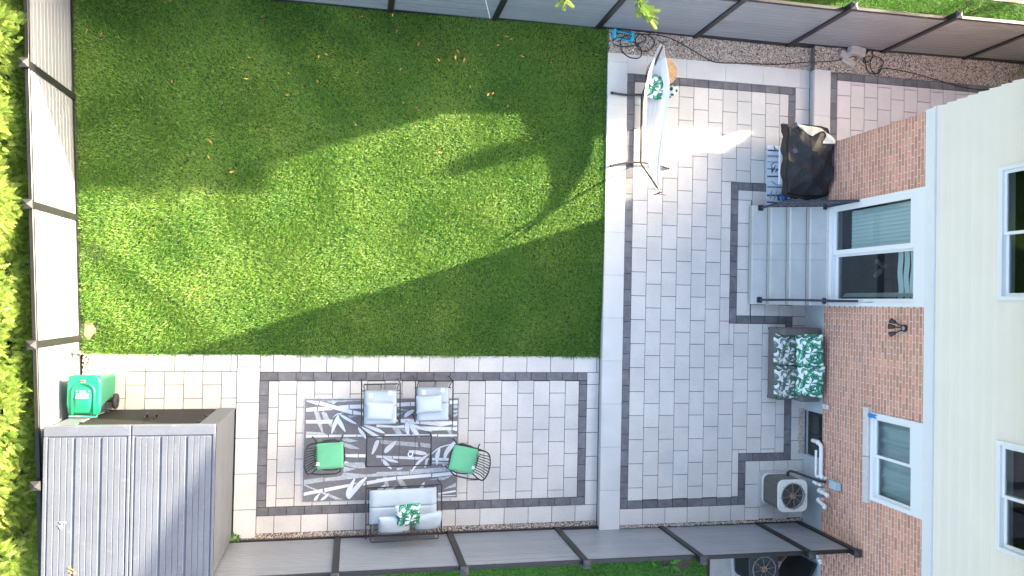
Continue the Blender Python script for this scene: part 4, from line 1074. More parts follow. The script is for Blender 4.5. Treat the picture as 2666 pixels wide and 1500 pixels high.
# bistro chairs with green pads (local: faces +x)
def bistro(loc, rz, label, tagx):
    r = empty('metal_chair', loc, rz); tag(r, label, 'chair', 'curved black metal chairs with green pads'); bm_ = M_['black_metal']; t = .012
    MB().tube(smooth_path([(.21, -.22, .405), (.21, .22, .405), (-.20, .20, .40), (-.20, -.20, .40)], 3, True), t, 8, True).build('seat_frame', bm_, r)
    for k in range(6): MB().tube([(-.20, -.17+k*.068, .40), (.21, -.18+k*.072, .405)], .005, 6).build('seat_bar', bm_, r)
    top = [(-.20, .205, .42), (-.29, .245, .62), (-.35, .225, .76), (-.385, .12, .83), (-.395, 0, .85), (-.385, -.12, .83), (-.35, -.225, .76), (-.29, -.245, .62), (-.20, -.205, .42)]
    MB().tube(smooth_path(top, 5), t).build('back_frame', bm_, r)
    for k in range(9):
        y = -.172+k*.043; yt = y*1.10; q = 1-(yt/.24)**2
        MB().tube(smooth_path([(-.195, y*.9, .405), (-.235, y*.95, .52), (-.31, y, .62), (-.345, yt, .70+.0*q), (-.355-.035*q, yt, .755+.085*q)], 4), .0085, 6).build('back_bar', bm_, r)
    for s in (-1, 1):
        MB().tube(smooth_path([(-.31, s*.245, .645), (-.16, s*.268, .655), (.06, s*.272, .65), (.13, s*.268, .63), (.175, s*.255, .56), (.19, s*.245, .40), (.225, s*.262, 0)], 4), t*1.15).build('arm', bm_, r)
        MB().tube([(-.20, s*.205, .42), (-.245, s*.235, .20), (-.30, s*.26, 0)], t).build('leg', bm_, r)
    pad = MB().cushion(.465, .455, .055, 10, 14, Matrix.Translation((.005, 0, .44))).build('seat_pad', M_['cushion_green'], r)
    MB().bbox(-.225, -.165, tagx-.03, tagx+.03, .467, .469, .001).build('care_tag', M_['tag_white'], pad)
    MB().tube(smooth_path([(-.17, .22, .44), (-.17, .27, .40), (-.145, .285, .395), (-.135, .25, .42)], 4), .004, 6).build('tie', M_['cushion_green'], pad)
    return r
bistro((-.345, -2.70, .012), R(2), 'black metal chair with green pad at the rug end nearer the shed', -.13)
bistro((2.00, -2.82, .012), R(167), 'black metal chair with green pad at the rug end nearer the terrace', .10)

# ================================================================== TERRACE: HAMMOCK CORNER
hs = empty('hammock_stand', (5.30, 3.35, ZM)); tag(hs, 'dark metal hammock stand with curved feet on the terrace', 'hammock stand')
def T_(name, pts, r_, m, parent, o=(5.30, 3.35, ZM), n=8):
    return MB().tube([(Vector(p)-Vector(o)) for p in pts], r_, n).build(name, M_[m], parent)
T_('base_rail', [(5.30, 2.70, .28), (5.30, 4.02, .28)], .022, 'stand_metal', hs)
for y, y2 in ((2.63, 2.72), (4.02, 4.02)):
    f = T_('foot', smooth_path([(4.715, y, .245), (5.0, y2-.02, .262), (5.30, y2, .285), (5.60, y2-.02, .262), (5.885, y+.02, .245)], 4), .022, 'stand_metal', hs)
    for xx in (4.715, 5.885): T_('end_cap', [(xx-.02, y if xx < 5 else y+.02, .245), (xx+.02, y if xx < 5 else y+.02, .245)], .027, 'rubber', f)
T_('arm', [(5.30, 2.73, .27), (5.29, 2.66, .36), (5.275, 2.10, 1.20)], .019, 'stand_metal', hs)
T_('arm', [(5.30, 3.98, .27), (5.30, 4.06, .36), (5.315, 4.64, 1.20)], .019, 'stand_metal', hs)
T_('hook', smooth_path([(5.275, 2.10, 1.20), (5.30, 2.03, 1.235), (5.34, 2.01, 1.23), (5.35, 2.04, 1.215)], 3), .006, 'black_metal', hs)
T_('hook', smooth_path([(5.315, 4.64, 1.20), (5.32, 4.70, 1.235), (5.33, 4.72, 1.22), (5.335, 4.70, 1.20)], 3), .006, 'black_metal', hs)
for k in range(2):
    T_('rope', smooth_path([(5.345, 2.03, 1.22), (5.28-.02*k, 2.0, 1.20), (5.25+.16*k, 1.99, 1.17), (5.22+.22*k, 1.985, 1.15)], 4), .008, 'hose', hs)
    T_('rope', smooth_path([(5.33, 4.71, 1.20), (5.29+.08*k, 4.735, 1.19), (5.245+.17*k, 4.76, 1.16)], 4), .009, 'hose', hs)
hm = empty('hammock', (5.36, 3.3, .5)); tag(hm, 'white cotton hammock slung between the arms of its stand', 'hammock')
def ham_c(u):
    y = 4.70-u*2.67; z = 1.20-.52*(1-(2*u-1)**2)**.85; x = 5.325+.02*math.sin(math.pi*u)
    return x, y, z
def ham_w(u):
    a = min(1, u/.34); b = min(1, (1-u)/.72); return .028+.222*math.sin(a*math.pi/2)**.9*math.sin(b*math.pi/2)**1.25
def ham(u, v, lift=0.0):
    x, y, z = ham_c(u); w = ham_w(u); s = 2*v-1
    fold = .020*math.sin(s*10+u*3)+.012*math.sin(s*21+1+u*5)
    k = .35+.65*min(1, u/.2)*min(1, (1-u)/.2)
    return (x-5.36+s*w+.02*w*math.sin(7*s), y-3.3, z-.58+(1.2*w)*abs(s)**1.8+fold*k*(.4+abs(s)*.9)+lift)
MB().grid(lambda u, v: ham(.075+u*.89, v), 68, 34).build('cloth', M_['hammock'], hm)
for k in range(22):
    v = (k+.5)/22; MB().tube([ham(u, v) for u in (0.0, .02, .04, .06, .08)], .0055, 5).build('string', M_['hammock'], hm)
for k in range(8):
    v = (k+.5)/8; MB().tube([ham(u, v) for u in (.955, .985, 1.0)], .004, 5).build('string', M_['hammock'], hm)
MB().tube([ham(0, .5), ham(.035, .5)], .034, 10).build('loop', M_['hammock'], hm)
p = MB().cushion(.40, .44, .12, 2.6, 18, None, .10, 9, .006).build('pillow', M_['palm_print'], None, (5.395, 4.02, .80)); p.rotation_euler = (R(12), R(3), R(-9)); tag(p, 'green palm leaf pillow lying in the white hammock', 'pillow')

tb = empty('side_table', (5.59, 4.385, ZM)); tag(tb, 'round slatted wood side table on a black wire drum by the hammock', 'table')
ang = R(-50); 
for k in range(8):
    a = -.258+k*.0645+.002; b = a+.0605; pts = []
    rr = .258
    xs0 = [a+(b-a)*i/6 for i in range(7)]
    up_ = [(x, math.sqrt(max(0, rr*rr-x*x))) for x in xs0]; dn = [(x, -math.sqrt(max(0, rr*rr-x*x))) for x in reversed(xs0)]
    poly = up_+dn
    M = Matrix.Rotation(ang-math.pi/2+R(10), 4, 'Z')
    MB().prism(poly[::-1], .43, .452, M).build('slat', M_['table_wood'], tb)
MB().tube([(.25*math.cos(2*math.pi*k/28), .25*math.sin(2*math.pi*k/28), .425) for k in range(28)], .006, 6, True).build('upper_ring', M_['black_metal'], tb)
MB().tube([(.19*math.cos(2*math.pi*k/28), .19*math.sin(2*math.pi*k/28), .008) for k in range(28)], .006, 6, True).build('lower_ring', M_['black_metal'], tb)
for k in range(26):
    a = 2*math.pi*k/26; MB().tube(smooth_path([(.25*math.cos(a), .25*math.sin(a), .425), (.285*math.cos(a+.1), .285*math.sin(a+.1), .26), (.19*math.cos(a+.2), .19*math.sin(a+.2), .008)], 4), .0032, 5).build('wire', M_['black_metal'], tb)
MB().cyl((0, 0), .006, .452, .456, 10).build('screw', M_['black_metal'], tb)

bl_ = empty('ball', (5.905, 4.135, ZM+.11)); tag(bl_, 'pale mint and black football beside the round table', 'ball'); bl_.rotation_euler = (.4, .3, .5)
bm = bmesh.new(); bmesh.ops.create_icosphere(bm, subdivisions=1, radius=1.0)
bmesh.ops.bevel(bm, geom=bm.verts[:], offset=33.3, offset_type='PERCENT', affect='VERTICES', segments=1)
A = MB(); B = MB()
for f in bm.faces:
    vs = [v.co.copy() for v in f.verts]; c = sum(vs, Vector())/len(vs); tgt = B if len(vs) == 5 else A; n = len(vs)
    for i in range(n):
        a, b = vs[i], vs[(i+1) % n]
        for (p0, p1, p2) in ((a, (a+b)/2, (a+c)/2), ((a+b)/2, b, (b+c)/2), ((a+b)/2, (b+c)/2, (a+c)/2), ((a+c)/2, (b+c)/2, c)):
            tgt.add([q.normalized()*.11*(1.003 if tgt is B else 1) for q in (p0, p1, p2)], [(0, 1, 2)], True)
bm.free(); A.build('panels', M_['ball_white'], bl_); B.build('patches', M_['ball_dark'], bl_)

sp = empty('lawn_sprinkler', (4.92, 5.145, .192), R(-6)); tag(sp, 'bright blue oscillating lawn sprinkler on the gravel', 'sprinkler')
q = MB()
q.bbox(-.205, .205, .055, .085, 0, .05, .01).bbox(-.205, .205, -.085, -.055, 0, .05, .01).bbox(-.205, -.15, -.085, .085, 0, .085, .012).bbox(.15, .205, -.085, .085, 0, .085, .012); q.build('frame', M_['blue_plastic'], sp)
MB().tube(smooth_path([(-.15, .0, .07), (0, .012, .105), (.15, 0, .07)], 6), .013).build('spray_tube', M_['black_metal'], sp)
for k in range(6): MB().cyl((-.11+k*.044, .006), .006, .10, .125, 8).build('nozzle', M_['white_plastic'], sp)
def hose(name, pts, label, r_=.0095, z=None, cat='hose', m='hose'):
    o = Vector(pts[0]); P_ = [Vector(p)-o for p in smooth_path(pts, 8)]
    h = MB().tube(P_, r_, 8).build(name, M_[m], None, o); tag(h, label, cat); return h
hz = lambda L, z: [(x, y, z+.006*math.sin(i*2.1)) for i, (x, y) in enumerate(L)]
hose('garden_hose', hz([(5.11, 5.04), (5.22, 5.01), (5.38, 5.11), (5.27, 5.2), (5.17, 5.09), (5.24, 4.92), (5.42, 4.89), (5.56, 5.07), (5.41, 5.20), (5.06, 5.18), (4.88, 5.06), (4.90, 4.86), (5.05, 4.74), (5.25, 4.74), (5.30, 4.86), (5.22, 4.98), (4.98, 4.93), (4.77, 4.95), (4.72, 5.02), (4.85, 5.10), (5.06, 5.06), (5.24, 4.99)], .225), 'loops of black garden hose beside the blue sprinkler')
hose('garden_hose', hz([(5.41, 5.21), (5.54, 5.22), (5.84, 5.19), (6.14, 5.08), (6.42, 4.95), (6.7, 4.83), (6.93, 4.79), (7.55, 4.83), (8.13, 4.86), (8.72, 4.91), (9.30, 4.98), (9.5, 5.05), (9.85, 5.14), (10.04, 5.17)], .225)[:9]+[(8.80, 4.92, .36), (9.30, 4.98, .352), (9.5, 5.03, .37), (9.75, 5.09, .44), (10.04, 5.14, .36)], 'long black hose running along gravel from the hammock to the concrete blocks')
hose('garden_hose', hz([(10.04, 5.17), (10.14, 5.29), (10.23, 5.23), (10.19, 5.09), (10.02, 5.01), (10.04, 5.12)], .355)+hz([(10.1, 4.86), (10.21, 4.80), (10.34, 4.83), (10.42, 4.95), (10.46, 5.06), (10.36, 5.15), (10.2, 5.12), (10.16, 4.96), (10.24, 4.84), (10.36, 4.82), (10.46, 4.93)], .362)+[(10.7, 4.93, .365), (11.2, 4.88, .37), (11.9, 4.74, .41), (12.6, 4.66, .41), (13.3, 4.70, .41), (14.0, 4.85, .38)], 'black hose coil by the concrete blocks trailing along the side path')
MB_ = [((9.78, 5.19, .15), (.34, .17, .14), (0, R(3), R(-9)), 'grey concrete block lying on top of the small block pile'), ((9.60, 5.10, .14), (.30, .15, .10), (R(4), 0, R(-22)), 'grey concrete block leaning at the left of the block pile'), ((9.66, 4.99, .135), (.30, .12, .07), (0, 0, R(-24)), 'flat concrete block at the front of the block pile')]
for loc, sz, rt, lab in MB_:
    z = .325+(.06 if 'top' in lab else 0)
    b0 = MB().bbox(-sz[0]/2, sz[0]/2, -sz[1]/2, sz[1]/2, 0, sz[2], .012).build('concrete_block', M_['block_concrete'], None, (loc[0], loc[1], z)); b0.rotation_euler = rt; tag(b0, lab, 'block', 'concrete blocks on the gravel')
# ================================================================== TERRACE: GRILL, LOVESEAT, AIR CONDITIONER
gm = MB().bbox(-.36, .36, -.60, .60, 0, .006, .002).build('bamboo_mat', M_['mat_pale'], None, (8.335, 2.63, ZM+.003)); tag(gm, 'pale mat printed with dark bamboo under the grill', 'mat')
rr_ = random.Random(5)
for k, (y, h, m_) in enumerate(((.50, .030, 0), (.385, .045, 1), (.13, .02, 0), (-.02, .03, 0), (-.23, .022, 0), (-.40, .034, 0), (-.53, .030, 0), (.27, .02, 1))):
    t = MB(); sl = rr_.uniform(-.03, .03)
    t.add([(-.35, y-h/2, .0068+.0001*k), (.35, y-h/2+sl, .0068+.0001*k), (.35, y+h/2+sl, .0068+.0001*k), (-.35, y+h/2, .0068+.0001*k)], [(0, 1, 2, 3)]); t.build('stalk_print', M_['mat_dark' if m_ == 0 else 'mat_grey'], gm)
for k, (x, y, a, L, w, m_) in enumerate(((-.26, .05, 60, .20, .035, 0), (-.24, .03, 95, .2, .035, 0), (-.20, .06, 40, .18, .03, 0), (-.12, -.50, 70, .2, .04, 0), (-.05, -.52, 120, .2, .04, 0), (0, -.50, 95, .24, .035, 1), (-.28, -.48, 80, .22, .035, 1), (-.2, -.5, 70, .24, .03, 1), (-.3, .2, 30, .2, .03, 1), (-.28, -.1, -30, .2, .03, 1), (-.17, .48, 110, .2, .025, 0), (.1, -.45, 100, .2, .035, 0), (.05, -.42, 30, .2, .03, 0))):
    t = MB(); c, s = math.cos(R(a)), math.sin(R(a)); z = .0080+.0001*k
    pts = [(0, 0), (.3*L, w/2), (.6*L, w/2*.8), (L, 0), (.6*L, -w/2*.8), (.3*L, -w/2)]
    P_ = [(min(max(x+p*c-q_*s, -.355), .355), min(max(y+p*s+q_*c, -.595), .595), z) for p, q_ in pts]; t.add(P_, [tuple(range(6))]); t.build('leaf_print', M_['mat_dark' if m_ == 0 else 'mat_grey'], gm)
gl = empty('covered_grill', (8.48, 2.82, ZM)); tag(gl, 'barbecue grill under a black fabric cover beside the door steps', 'grill')
def Gm(mb, name, m, parent=None):
    mb.v = [(Vector(p)-Vector((8.48, 2.82, ZM))) for p in mb.v]; return mb.build(name, M_[m], parent or gl)
Gm(MB().bbox(8.255, 8.80, 2.46, 3.21, ZM+.11, ZM+.66, .006), 'cabinet', 'stainless')
Gm(MB().bbox(8.20, 8.79, 2.45, 3.22, ZM+.055, ZM+.108, .006), 'base_shelf', 'white_plastic')
for a, b in ((2.475, 2.832), (2.838, 3.195)):
    d = Gm(MB().bbox(8.236, 8.254, a, b, ZM+.13, ZM+.69, .004), 'door', 'stainless'); yh = b-.05 if a < 2.6 else a+.05
    Gm(MB().tube([(8.236, yh, ZM+.30), (8.21, yh, ZM+.31), (8.21, yh, ZM+.52), (8.236, yh, ZM+.53)], .006), 'handle', 'black_metal', d)
for y in (2.50, 3.17):
    for x in (8.26, 8.74): Gm(MB().cyl((x, y), .03, ZM+.006, ZM+.056, 12), 'caster', 'rubber')
Gm(MB().bbox(8.30, 8.78, 2.32, 3.30, ZM+.62, ZM+.68, .01).bbox(8.46, 8.76, 2.58, 3.08, ZM+.68, ZM+.80, .05), 'hood', 'stainless')
# cover: a stiff sheet thrown over hood and side shelves; flat facets meet in folds
def ztop(x, y):
    d = abs(y-2.83); hood = .985-.55*max(0, d-.36); front = .985-.42*max(0, 8.36-x); z = min(.985, max(.80, hood), max(.83, front))
    r1 = abs(math.sin(6.1*(x*.8+y)+.6)); r2 = abs(math.sin(8.7*(x-.55*y)+1.1)); r3 = abs(math.sin(13*(x*.3+y*.9)))
    return ZM+z-.040*r1-.030*r2-.014*r3
cv = MB(); RG = []; nR = 96
def outline(i, s):
    a = 2*math.pi*i/nR; ca, sa = math.cos(a), math.sin(a); m_ = max(abs(ca), abs(sa))
    ex, ey = ca/m_, sa/m_
    k_ = 1-.05*(abs(ex*ey))**3
    return 8.39+ex*.445*s*k_, 2.81+ey*.685*s*k_, ca, sa
for z, out_ in ((.57, .022), (.64, .012), (.73, .006), (.79, .0)):
    rg = []
    for i in range(nR):
        x, y, ca, sa = outline(i, 1.0); f_ = math.sin(i*1.31)*.5+math.sin(i*.57+2)*.5
        x += ca*out_*(1+f_); y += sa*out_*(1+f_); zz = ZM+z+(.012*f_ if z < .6 else 0)
        if ca < -.5 and z < .6: zz += .05+.04*math.sin(i*.7)
        if ca < -.55 and sa > .6: x -= .06*(.85-z)/.28; y += .03*(.85-z)/.28      # the corner that sticks out
        if sa < -.7 and ca > .2 and z < .6: zz -= .14
        rg.append((min(x, 8.86), y, min(zz, ztop(x, y)-.004)))
    RG.append(rg)
for s in (.985, .94, .86, .76, .64, .5, .36, .22, .1):
    RG.append([(min(x, 8.86), y, ztop(x, y)-(.03 if s > .98 else 0)) for x, y, _, _ in (outline(i, s) for i in range(nR))])
vs = [p for r_ in RG for p in r_]+[(8.39, 2.81, ztop(8.39, 2.81))]
fs = [(i*nR+j, i*nR+(j+1) % nR, (i+1)*nR+(j+1) % nR, (i+1)*nR+j) for i in range(len(RG)-1) for j in range(nR)]+[((len(RG)-1)*nR+j, (len(RG)-1)*nR+(j+1) % nR, len(vs)-1) for j in range(nR)]
cv.add(vs, fs, False); cov = Gm(cv, 'cover', 'cover_black')
# turned-up lining
ln = MB()
def fn(u, v):
    e = [(8.13, 3.47), (8.25, 3.47), (8.45, 3.46), (8.66, 3.43), (8.78, 3.30), (8.845, 3.12)]; t = u*(len(e)-1); i = min(int(t), len(e)-2); q = t-i
    x = e[i][0]+(e[i+1][0]-e[i][0])*q; y = e[i][1]+(e[i+1][1]-e[i][1])*q
    cx_, cy_ = 8.42, 3.12; wv = .10+.50*abs(math.sin(u*4.4+.2))**1.3
    x2 = x+(cx_-x)*v*wv; y2 = y+(cy_-y)*v*wv
    return (x2, y2, max(ZM+.80, ztop(x2, y2))+.012+.05*v*(1-v)+.012*math.sin(u*17+v*3))
ln.grid(fn, 40, 9); Gm(ln, 'turned_lining', 'cover_lining', cov)
for x, y, a in ((8.02, 3.43, 20), (8.02, 2.95, 25)):
    M = Matrix.Translation((x, y, ZM+.93)) @ Matrix.Rotation(R(a), 4, 'Z') @ Matrix.Rotation(R(-35), 4, 'Y')
    Gm(MB().bbox(-.035, .035, -.045, .045, .03, .045, .004, M), 'buckle_strap', 'mat_dark', cov)
dp_ = empty('dustpan', (8.35, 2.20, ZM+.01), R(20)); tag(dp_, 'blue and white dustpan on the bamboo mat by the railing', 'dustpan')
MB().bbox(-.06, .03, -.05, .09, 0, .10, .012).build('pan', M_['dustpan_blue'], dp_)
MB().bbox(.033, .06, -.05, .09, 0, .12, .008).build('brush', M_['white_plastic'], dp_)
MB().tube([(-.02, -.05, .06), (-.02, -.09, .30)], .010).build('handle', M_['dustpan_blue'], dp_)

ws = empty('wicker_loveseat', (8.45, -1.08, ZM)); tag(ws, 'brown grey wicker loveseat standing against the brick wall', 'loveseat')
def Wk(name, b): 
    o = MB().bbox(*b, .02).build(name, M_['wicker'], ws); return o
Wk('seat_base', (-.40, -.01, -.70, .70, .03, .34)); Wk('seat_base', (-.01, .37, -.70, .70, .03, .33))
Wk('arm', (-.38, .37, .56, .71, .345, .60)); Wk('arm', (-.02, .37, -.71, -.56, .335, .60))
Wk('backrest', (.22, .37, -.555, .555, .335, .74))
for sx_ in (-.37, .34):
    for sy_ in (-.67, .67): MB().bbox(sx_-.025, sx_+.025, sy_-.025, sy_+.025, 0, .04, .004).build('leg', M_['black_metal'], ws)
for k, (x, y, z, w, d, h, rt, m_, lab) in enumerate(((8.215, -.80, ZM+.395, .53, .61, .13, (0, 0, R(1)), 'palm_print_worn', 'faded palm print seat cushion of the loveseat, nearer the steps'), (8.235, -1.43, ZM+.395, .53, .63, .13, (0, 0, R(-1)), 'palm_print_worn', 'faded palm print seat cushion of the loveseat, nearer the cellar window'))):
    o = MB().cushion(w, d, h, 8, 16, None, 0, k, .004).build('seat_cushion', M_[m_], None, (x, y, z)); o.rotation_euler = rt; tag(o, lab, 'cushion', 'palm print loveseat cushions')
for k, (x, y, z, rz, lab) in enumerate(((8.545, -.79, ZM+.66, 2, 'bright green palm print back cushion, nearer the steps'), (8.565, -1.37, ZM+.655, -6, 'bright green palm print back cushion, nearer the cellar window'))):
    o = MB().cushion(.50, .62, .17, 3.4, 18, None, .06, k+30, .008).build('back_cushion', M_['palm_print'], None, (x, y, z)); o.rotation_euler = (0, R(-38), R(rz)); tag(o, lab, 'cushion', 'palm print loveseat cushions')

def rsq(w, r_, z, n=6, c=(0, 0)): return [(p[0]+c[0], p[1]+c[1], p[2]) for p in ring(w, w, z, r_, 0, n)]
def air_con(loc, rz, label, body_m='ac_grille', top_m='ac_cream'):
    r = empty('air_conditioner', loc, rz); tag(r, label, 'air conditioner', 'outdoor air conditioners')
    MB().bbox(-.34, .34, -.34, .34, 0, .055, .01).build('pad', M_['concrete'], r)
    loft([rsq(.60, .12, .056), rsq(.60, .12, .09), rsq(.585, .12, .092), rsq(.585, .12, .098)]).build('base_tray', M_[top_m], r)
    loft([rsq(.55, .11, .10), rsq(.55, .11, .62)]).build('coil', M_['ac_dark'], r)
    for k in range(24):
        z = .105+k*.0215
        MB().tube([p for p in rsq(.572, .115, z, 4)], .0032, 4, True).build('grille_wire', M_[body_m], r)
    cr_ = rsq(.575, .115, 0, 5)
    g_ = MB()
    for i in range(0, len(cr_)):
        for t in (0, .25, .5, .75):
            a = Vector(cr_[i]); b = Vector(cr_[(i+1) % len(cr_)])
            if (b-a).length < .05 and t: continue
            p = a+(b-a)*t; g_.box(p.x-.003, p.x+.003, p.y-.003, p.y+.003, .10, .62)
            if (b-a).length > .2:
                for q in (.0625, .125, .1875): p2 = p+(b-a)*q; g_.box(p2.x-.003, p2.x+.003, p2.y-.003, p2.y+.003, .10, .62)
    g_.build('grille_bars', M_[body_m], r)
    # top plate with round opening
    n = 48; outer = []; sq = rsq(.61, .12, 0, 11)
    tp = MB(); inn = [(.232*math.cos(2*math.pi*k/n+math.pi/4*0), .232*math.sin(2*math.pi*k/n), 0) for k in range(n)]
    def near(ang):
        c_, s_ = math.cos(ang), math.sin(ang); h = .305; rr = .12
        t = h/max(abs(c_), abs(s_)); x, y = c_*t, s_*t
        if abs(x) > h-rr and abs(y) > h-rr:
            ox, oy = math.copysign(h-rr, x), math.copysign(h-rr, y); bq = ox*c_+oy*s_; cq = ox*ox+oy*oy-rr*rr; t = bq+math.sqrt(max(0, bq*bq-cq)); x, y = c_*t, s_*t
        return x, y
    out = [near(2*math.pi*k/n) for k in range(n)]
    vs = [(x, y, .625) for x, y in out]+[(x, y, .66) for x, y in out]+[(x*.97, y*.97, .668) for x, y in out]+[(p[0]*1.06, p[1]*1.06, .668) for p in inn]+[(p[0], p[1], .655) for p in inn]+[(p[0], p[1], .60) for p in inn]
    fs = [(i*n+k, i*n+(k+1) % n, (i+1)*n+(k+1) % n, (i+1)*n+k) for i in range(5) for k in range(n)]
    tp.add(vs, fs, False); top_ = tp.build('top_cover', M_[top_m], r)
    MB().tube([(.235*math.cos(2*math.pi*k/32), .235*math.sin(2*math.pi*k/32), .672) for k in range(32)], .012, 6, True).build('fan_rim', M_['ac_grille'], top_)
    for k in range(8):
        a = 2*math.pi*k/8+.1; MB().tube([(.05*math.cos(a), .05*math.sin(a), .682), (.16*math.cos(a), .16*math.sin(a), .688), (.272*math.cos(a), .272*math.sin(a), .672)], .0055, 6).build('guard_spoke', M_['ac_grille'], top_)
    for j in range(7):
        rr = .10+j*.018; MB().tube([(rr*math.cos(2*math.pi*k/30), rr*math.sin(2*math.pi*k/30), .681) for k in range(30)], .0016, 4, True).build('guard_ring', M_['ac_grille'], top_)
    MB().cyl((0, 0), .075, .60, .678, 20, .062).build('motor', M_['rust'], top_)
    for k in range(3):
        a0 = 2*math.pi*k/3+3.5
        def fb(u, v, a0=a0): 
            rr = .07+v*.145; a = a0+(u-.5)*(.85+.25*v); return (rr*math.cos(a), rr*math.sin(a), .50+.07*u)
        MB().grid(fb, 7, 5).build('fan_blade', M_['blade_metal'] if k == 0 else M_['ac_dark'], r)
    MB().box(-.25, .25, -.25, .25, .25, .27).build('inner_floor', M_['ac_dark'], r)
    return r
air_con((8.235, -3.555, ZM), 0, 'beige air conditioner with rusty fan hub on the terrace')
air_con((7.78, -4.98, 0), R(4), 'air conditioner beyond the lower fence, on the neighbour side', 'black_metal', 'cap')
ls = hose('insulated_line', [(8.36, -3.27, .50), (8.34, -3.20, .52), (8.38, -3.16, .56), (8.50, -3.19, .66), (8.68, -3.25, .84), (8.80, -3.28, .95), (8.885, -3.285, .98)], 'black insulated pipe from the beige air conditioner to the wall', .024, cat='pipe', m='rubber')
eb = empty('switch_box', (XW-.012, -3.27, 1.31)); tag(eb, 'pale blue grey switch box on the brick wall', 'box')
MB().bbox(-.085, -.003, -.075, .075, -.12, .12, .008).build('case', M_['box_blue'], eb); MB().bbox(-.098, -.086, -.07, .07, -.10, .115, .006).build('cover', M_['box_blue'], eb)
MB().tube([(-.04, .0, -.12), (-.04, .0, -.26), (-.0, .01, -.30)], .014).build('conduit', M_['grey_plastic'], eb)
def pipe(name, pts, r_, label, group=None):
    o = Vector(pts[0]); h = MB().tube([Vector(p)-o for p in smooth_path(pts, 4)], r_, 12).build(name, M_['white_plastic'], None, o)
    for i in (1, len(pts)-2):
        d = (Vector(pts[i+1])-Vector(pts[i])).normalized(); a = Vector(pts[i])-o
        MB().tube([a-d*.02, a+d*.03], r_*1.22, 12).build('coupling', M_['white_plastic'], h)
    tag(h, label, 'pipe', group); return h
pipe('vent_pipe', [(8.80, -2.56, .62), (8.795, -2.565, .80), (8.795, -2.62, .90), (8.795, -2.72, .91), (8.795, -3.12, .91), (8.80, -3.20, .92), (8.885, -3.225, .94)], .038, 'long white plastic pipe bent along the wall above the cellar window')
pipe('vent_pipe', [(8.72, -2.70, .86), (8.72, -2.95, .86), (8.72, -3.17, .86), (8.76, -3.2, .87), (8.885, -3.2, .87)], .022, 'thin white plastic pipe running along the wall beside the long bent one')
pipe('vent_pipe', [(8.885, -3.36, .86), (8.82, -3.36, .86), (8.74, -3.33, .84), (8.70, -3.31, .80)], .034, 'stubby white drain pipe end under the switch box')
pipe('vent_pipe', [(8.885, -3.455, .90), (8.78, -3.455, .90), (8.74, -3.46, .94), (8.74, -3.465, 1.10), (8.745, -3.475, 1.18), (8.76, -3.51, 1.19)], .035, 'white plastic vent elbow on the wall nearer the switch box')
pipe('vent_pipe', [(8.885, -3.64, .88), (8.78, -3.64, .88), (8.74, -3.65, .92), (8.74, -3.68, 1.06), (8.74, -3.70, 1.12), (8.72, -3.75, 1.13)], .035, 'white plastic vent elbow on the wall nearer the lower fence')
pipe('vent_pipe', [(8.885, -4.62, .85), (8.80, -4.62, .85), (8.75, -4.65, .88), (8.74, -4.74, 1.00), (8.735, -4.80, 1.04)], .036, 'white vent elbow beyond the lower fence, longer one')
pipe('vent_pipe', [(8.885, -4.48, .85), (8.80, -4.48, .85), (8.75, -4.49, .86), (8.72, -4.5, .87)], .036, 'white vent elbow beyond the lower fence, short one right behind the fence post')
fl = empty('wall_light', (XW-.012, -.29, 3.04)); tag(fl, 'black three headed flood light on the brick wall', 'wall light')
My = Matrix.Rotation(R(-90), 4, 'Y')
MB().cyl((0, 0), .062, 0, .03, 24, .055, My).build('plate', M_['black_metal'], fl)
MB().cyl((0, 0), .035, .03, .036, 18, .03, My).build('plate_face', M_['grey_plastic'], fl)
for dy, dz, ry in ((.11, -.14, -20), (.02, -.17, 0), (-.10, -.15, 22)):
    a = Vector((-.03, dy*.35, -.04)); b = Vector((-.10, dy*.8, dz*.62)); c = Vector((-.14, dy*1.1, dz*1.15))
    h = MB().tube([a, (a+b)/2+Vector((-.015, 0, 0)), b], .010, 8).build('lamp_arm', M_['black_metal'], fl)
    MB().tube([b, b+(c-b)*.15, b+(c-b)*.55, c, c+(c-b)*.06], [.018, .03, .036, .046, .044], 14).build('lamp_head', M_['black_metal'], h)
ot = empty('outlet_cover', (XW-.01, -1.86, .98)); tag(ot, 'small beige outlet cover low on the brick wall', 'outlet')
MB().bbox(-.05, 0, -.045, .045, -.08, .07, .008).build('lid', M_['sill_stone'], ot); MB().cyl((0, 0), .012, .05, .056, 10, None, Matrix.Rotation(R(-90), 4, 'Y')).build('latch', M_['grey_plastic'], ot)
bt = empty('blue_bottle', (XW-.045, -1.835, 2.228)); tag(bt, 'small blue plastic bottle on the kitchen window sill', 'bottle')
MB().lathe([(.001, 0), (.036, .002), (.04, .03), (.038, .07), (.026, .095), (.036, .125), (.034, .16), (.018, .18), (.001, .182)], 16).build('body', M_['bottle_blue'], bt)
MB().cyl((0, 0), .013, .178, .20, 10).build('cap', M_['white_plastic'], bt)
g = pebbles('window_well_gravel', (8.74, 8.875, -2.88, -2.0), 420, ZM+.008, M_['pebbles'], (.008, .013)); tag(g, 'strip of gravel in front of the cellar window', 'gravel', kind='stuff')
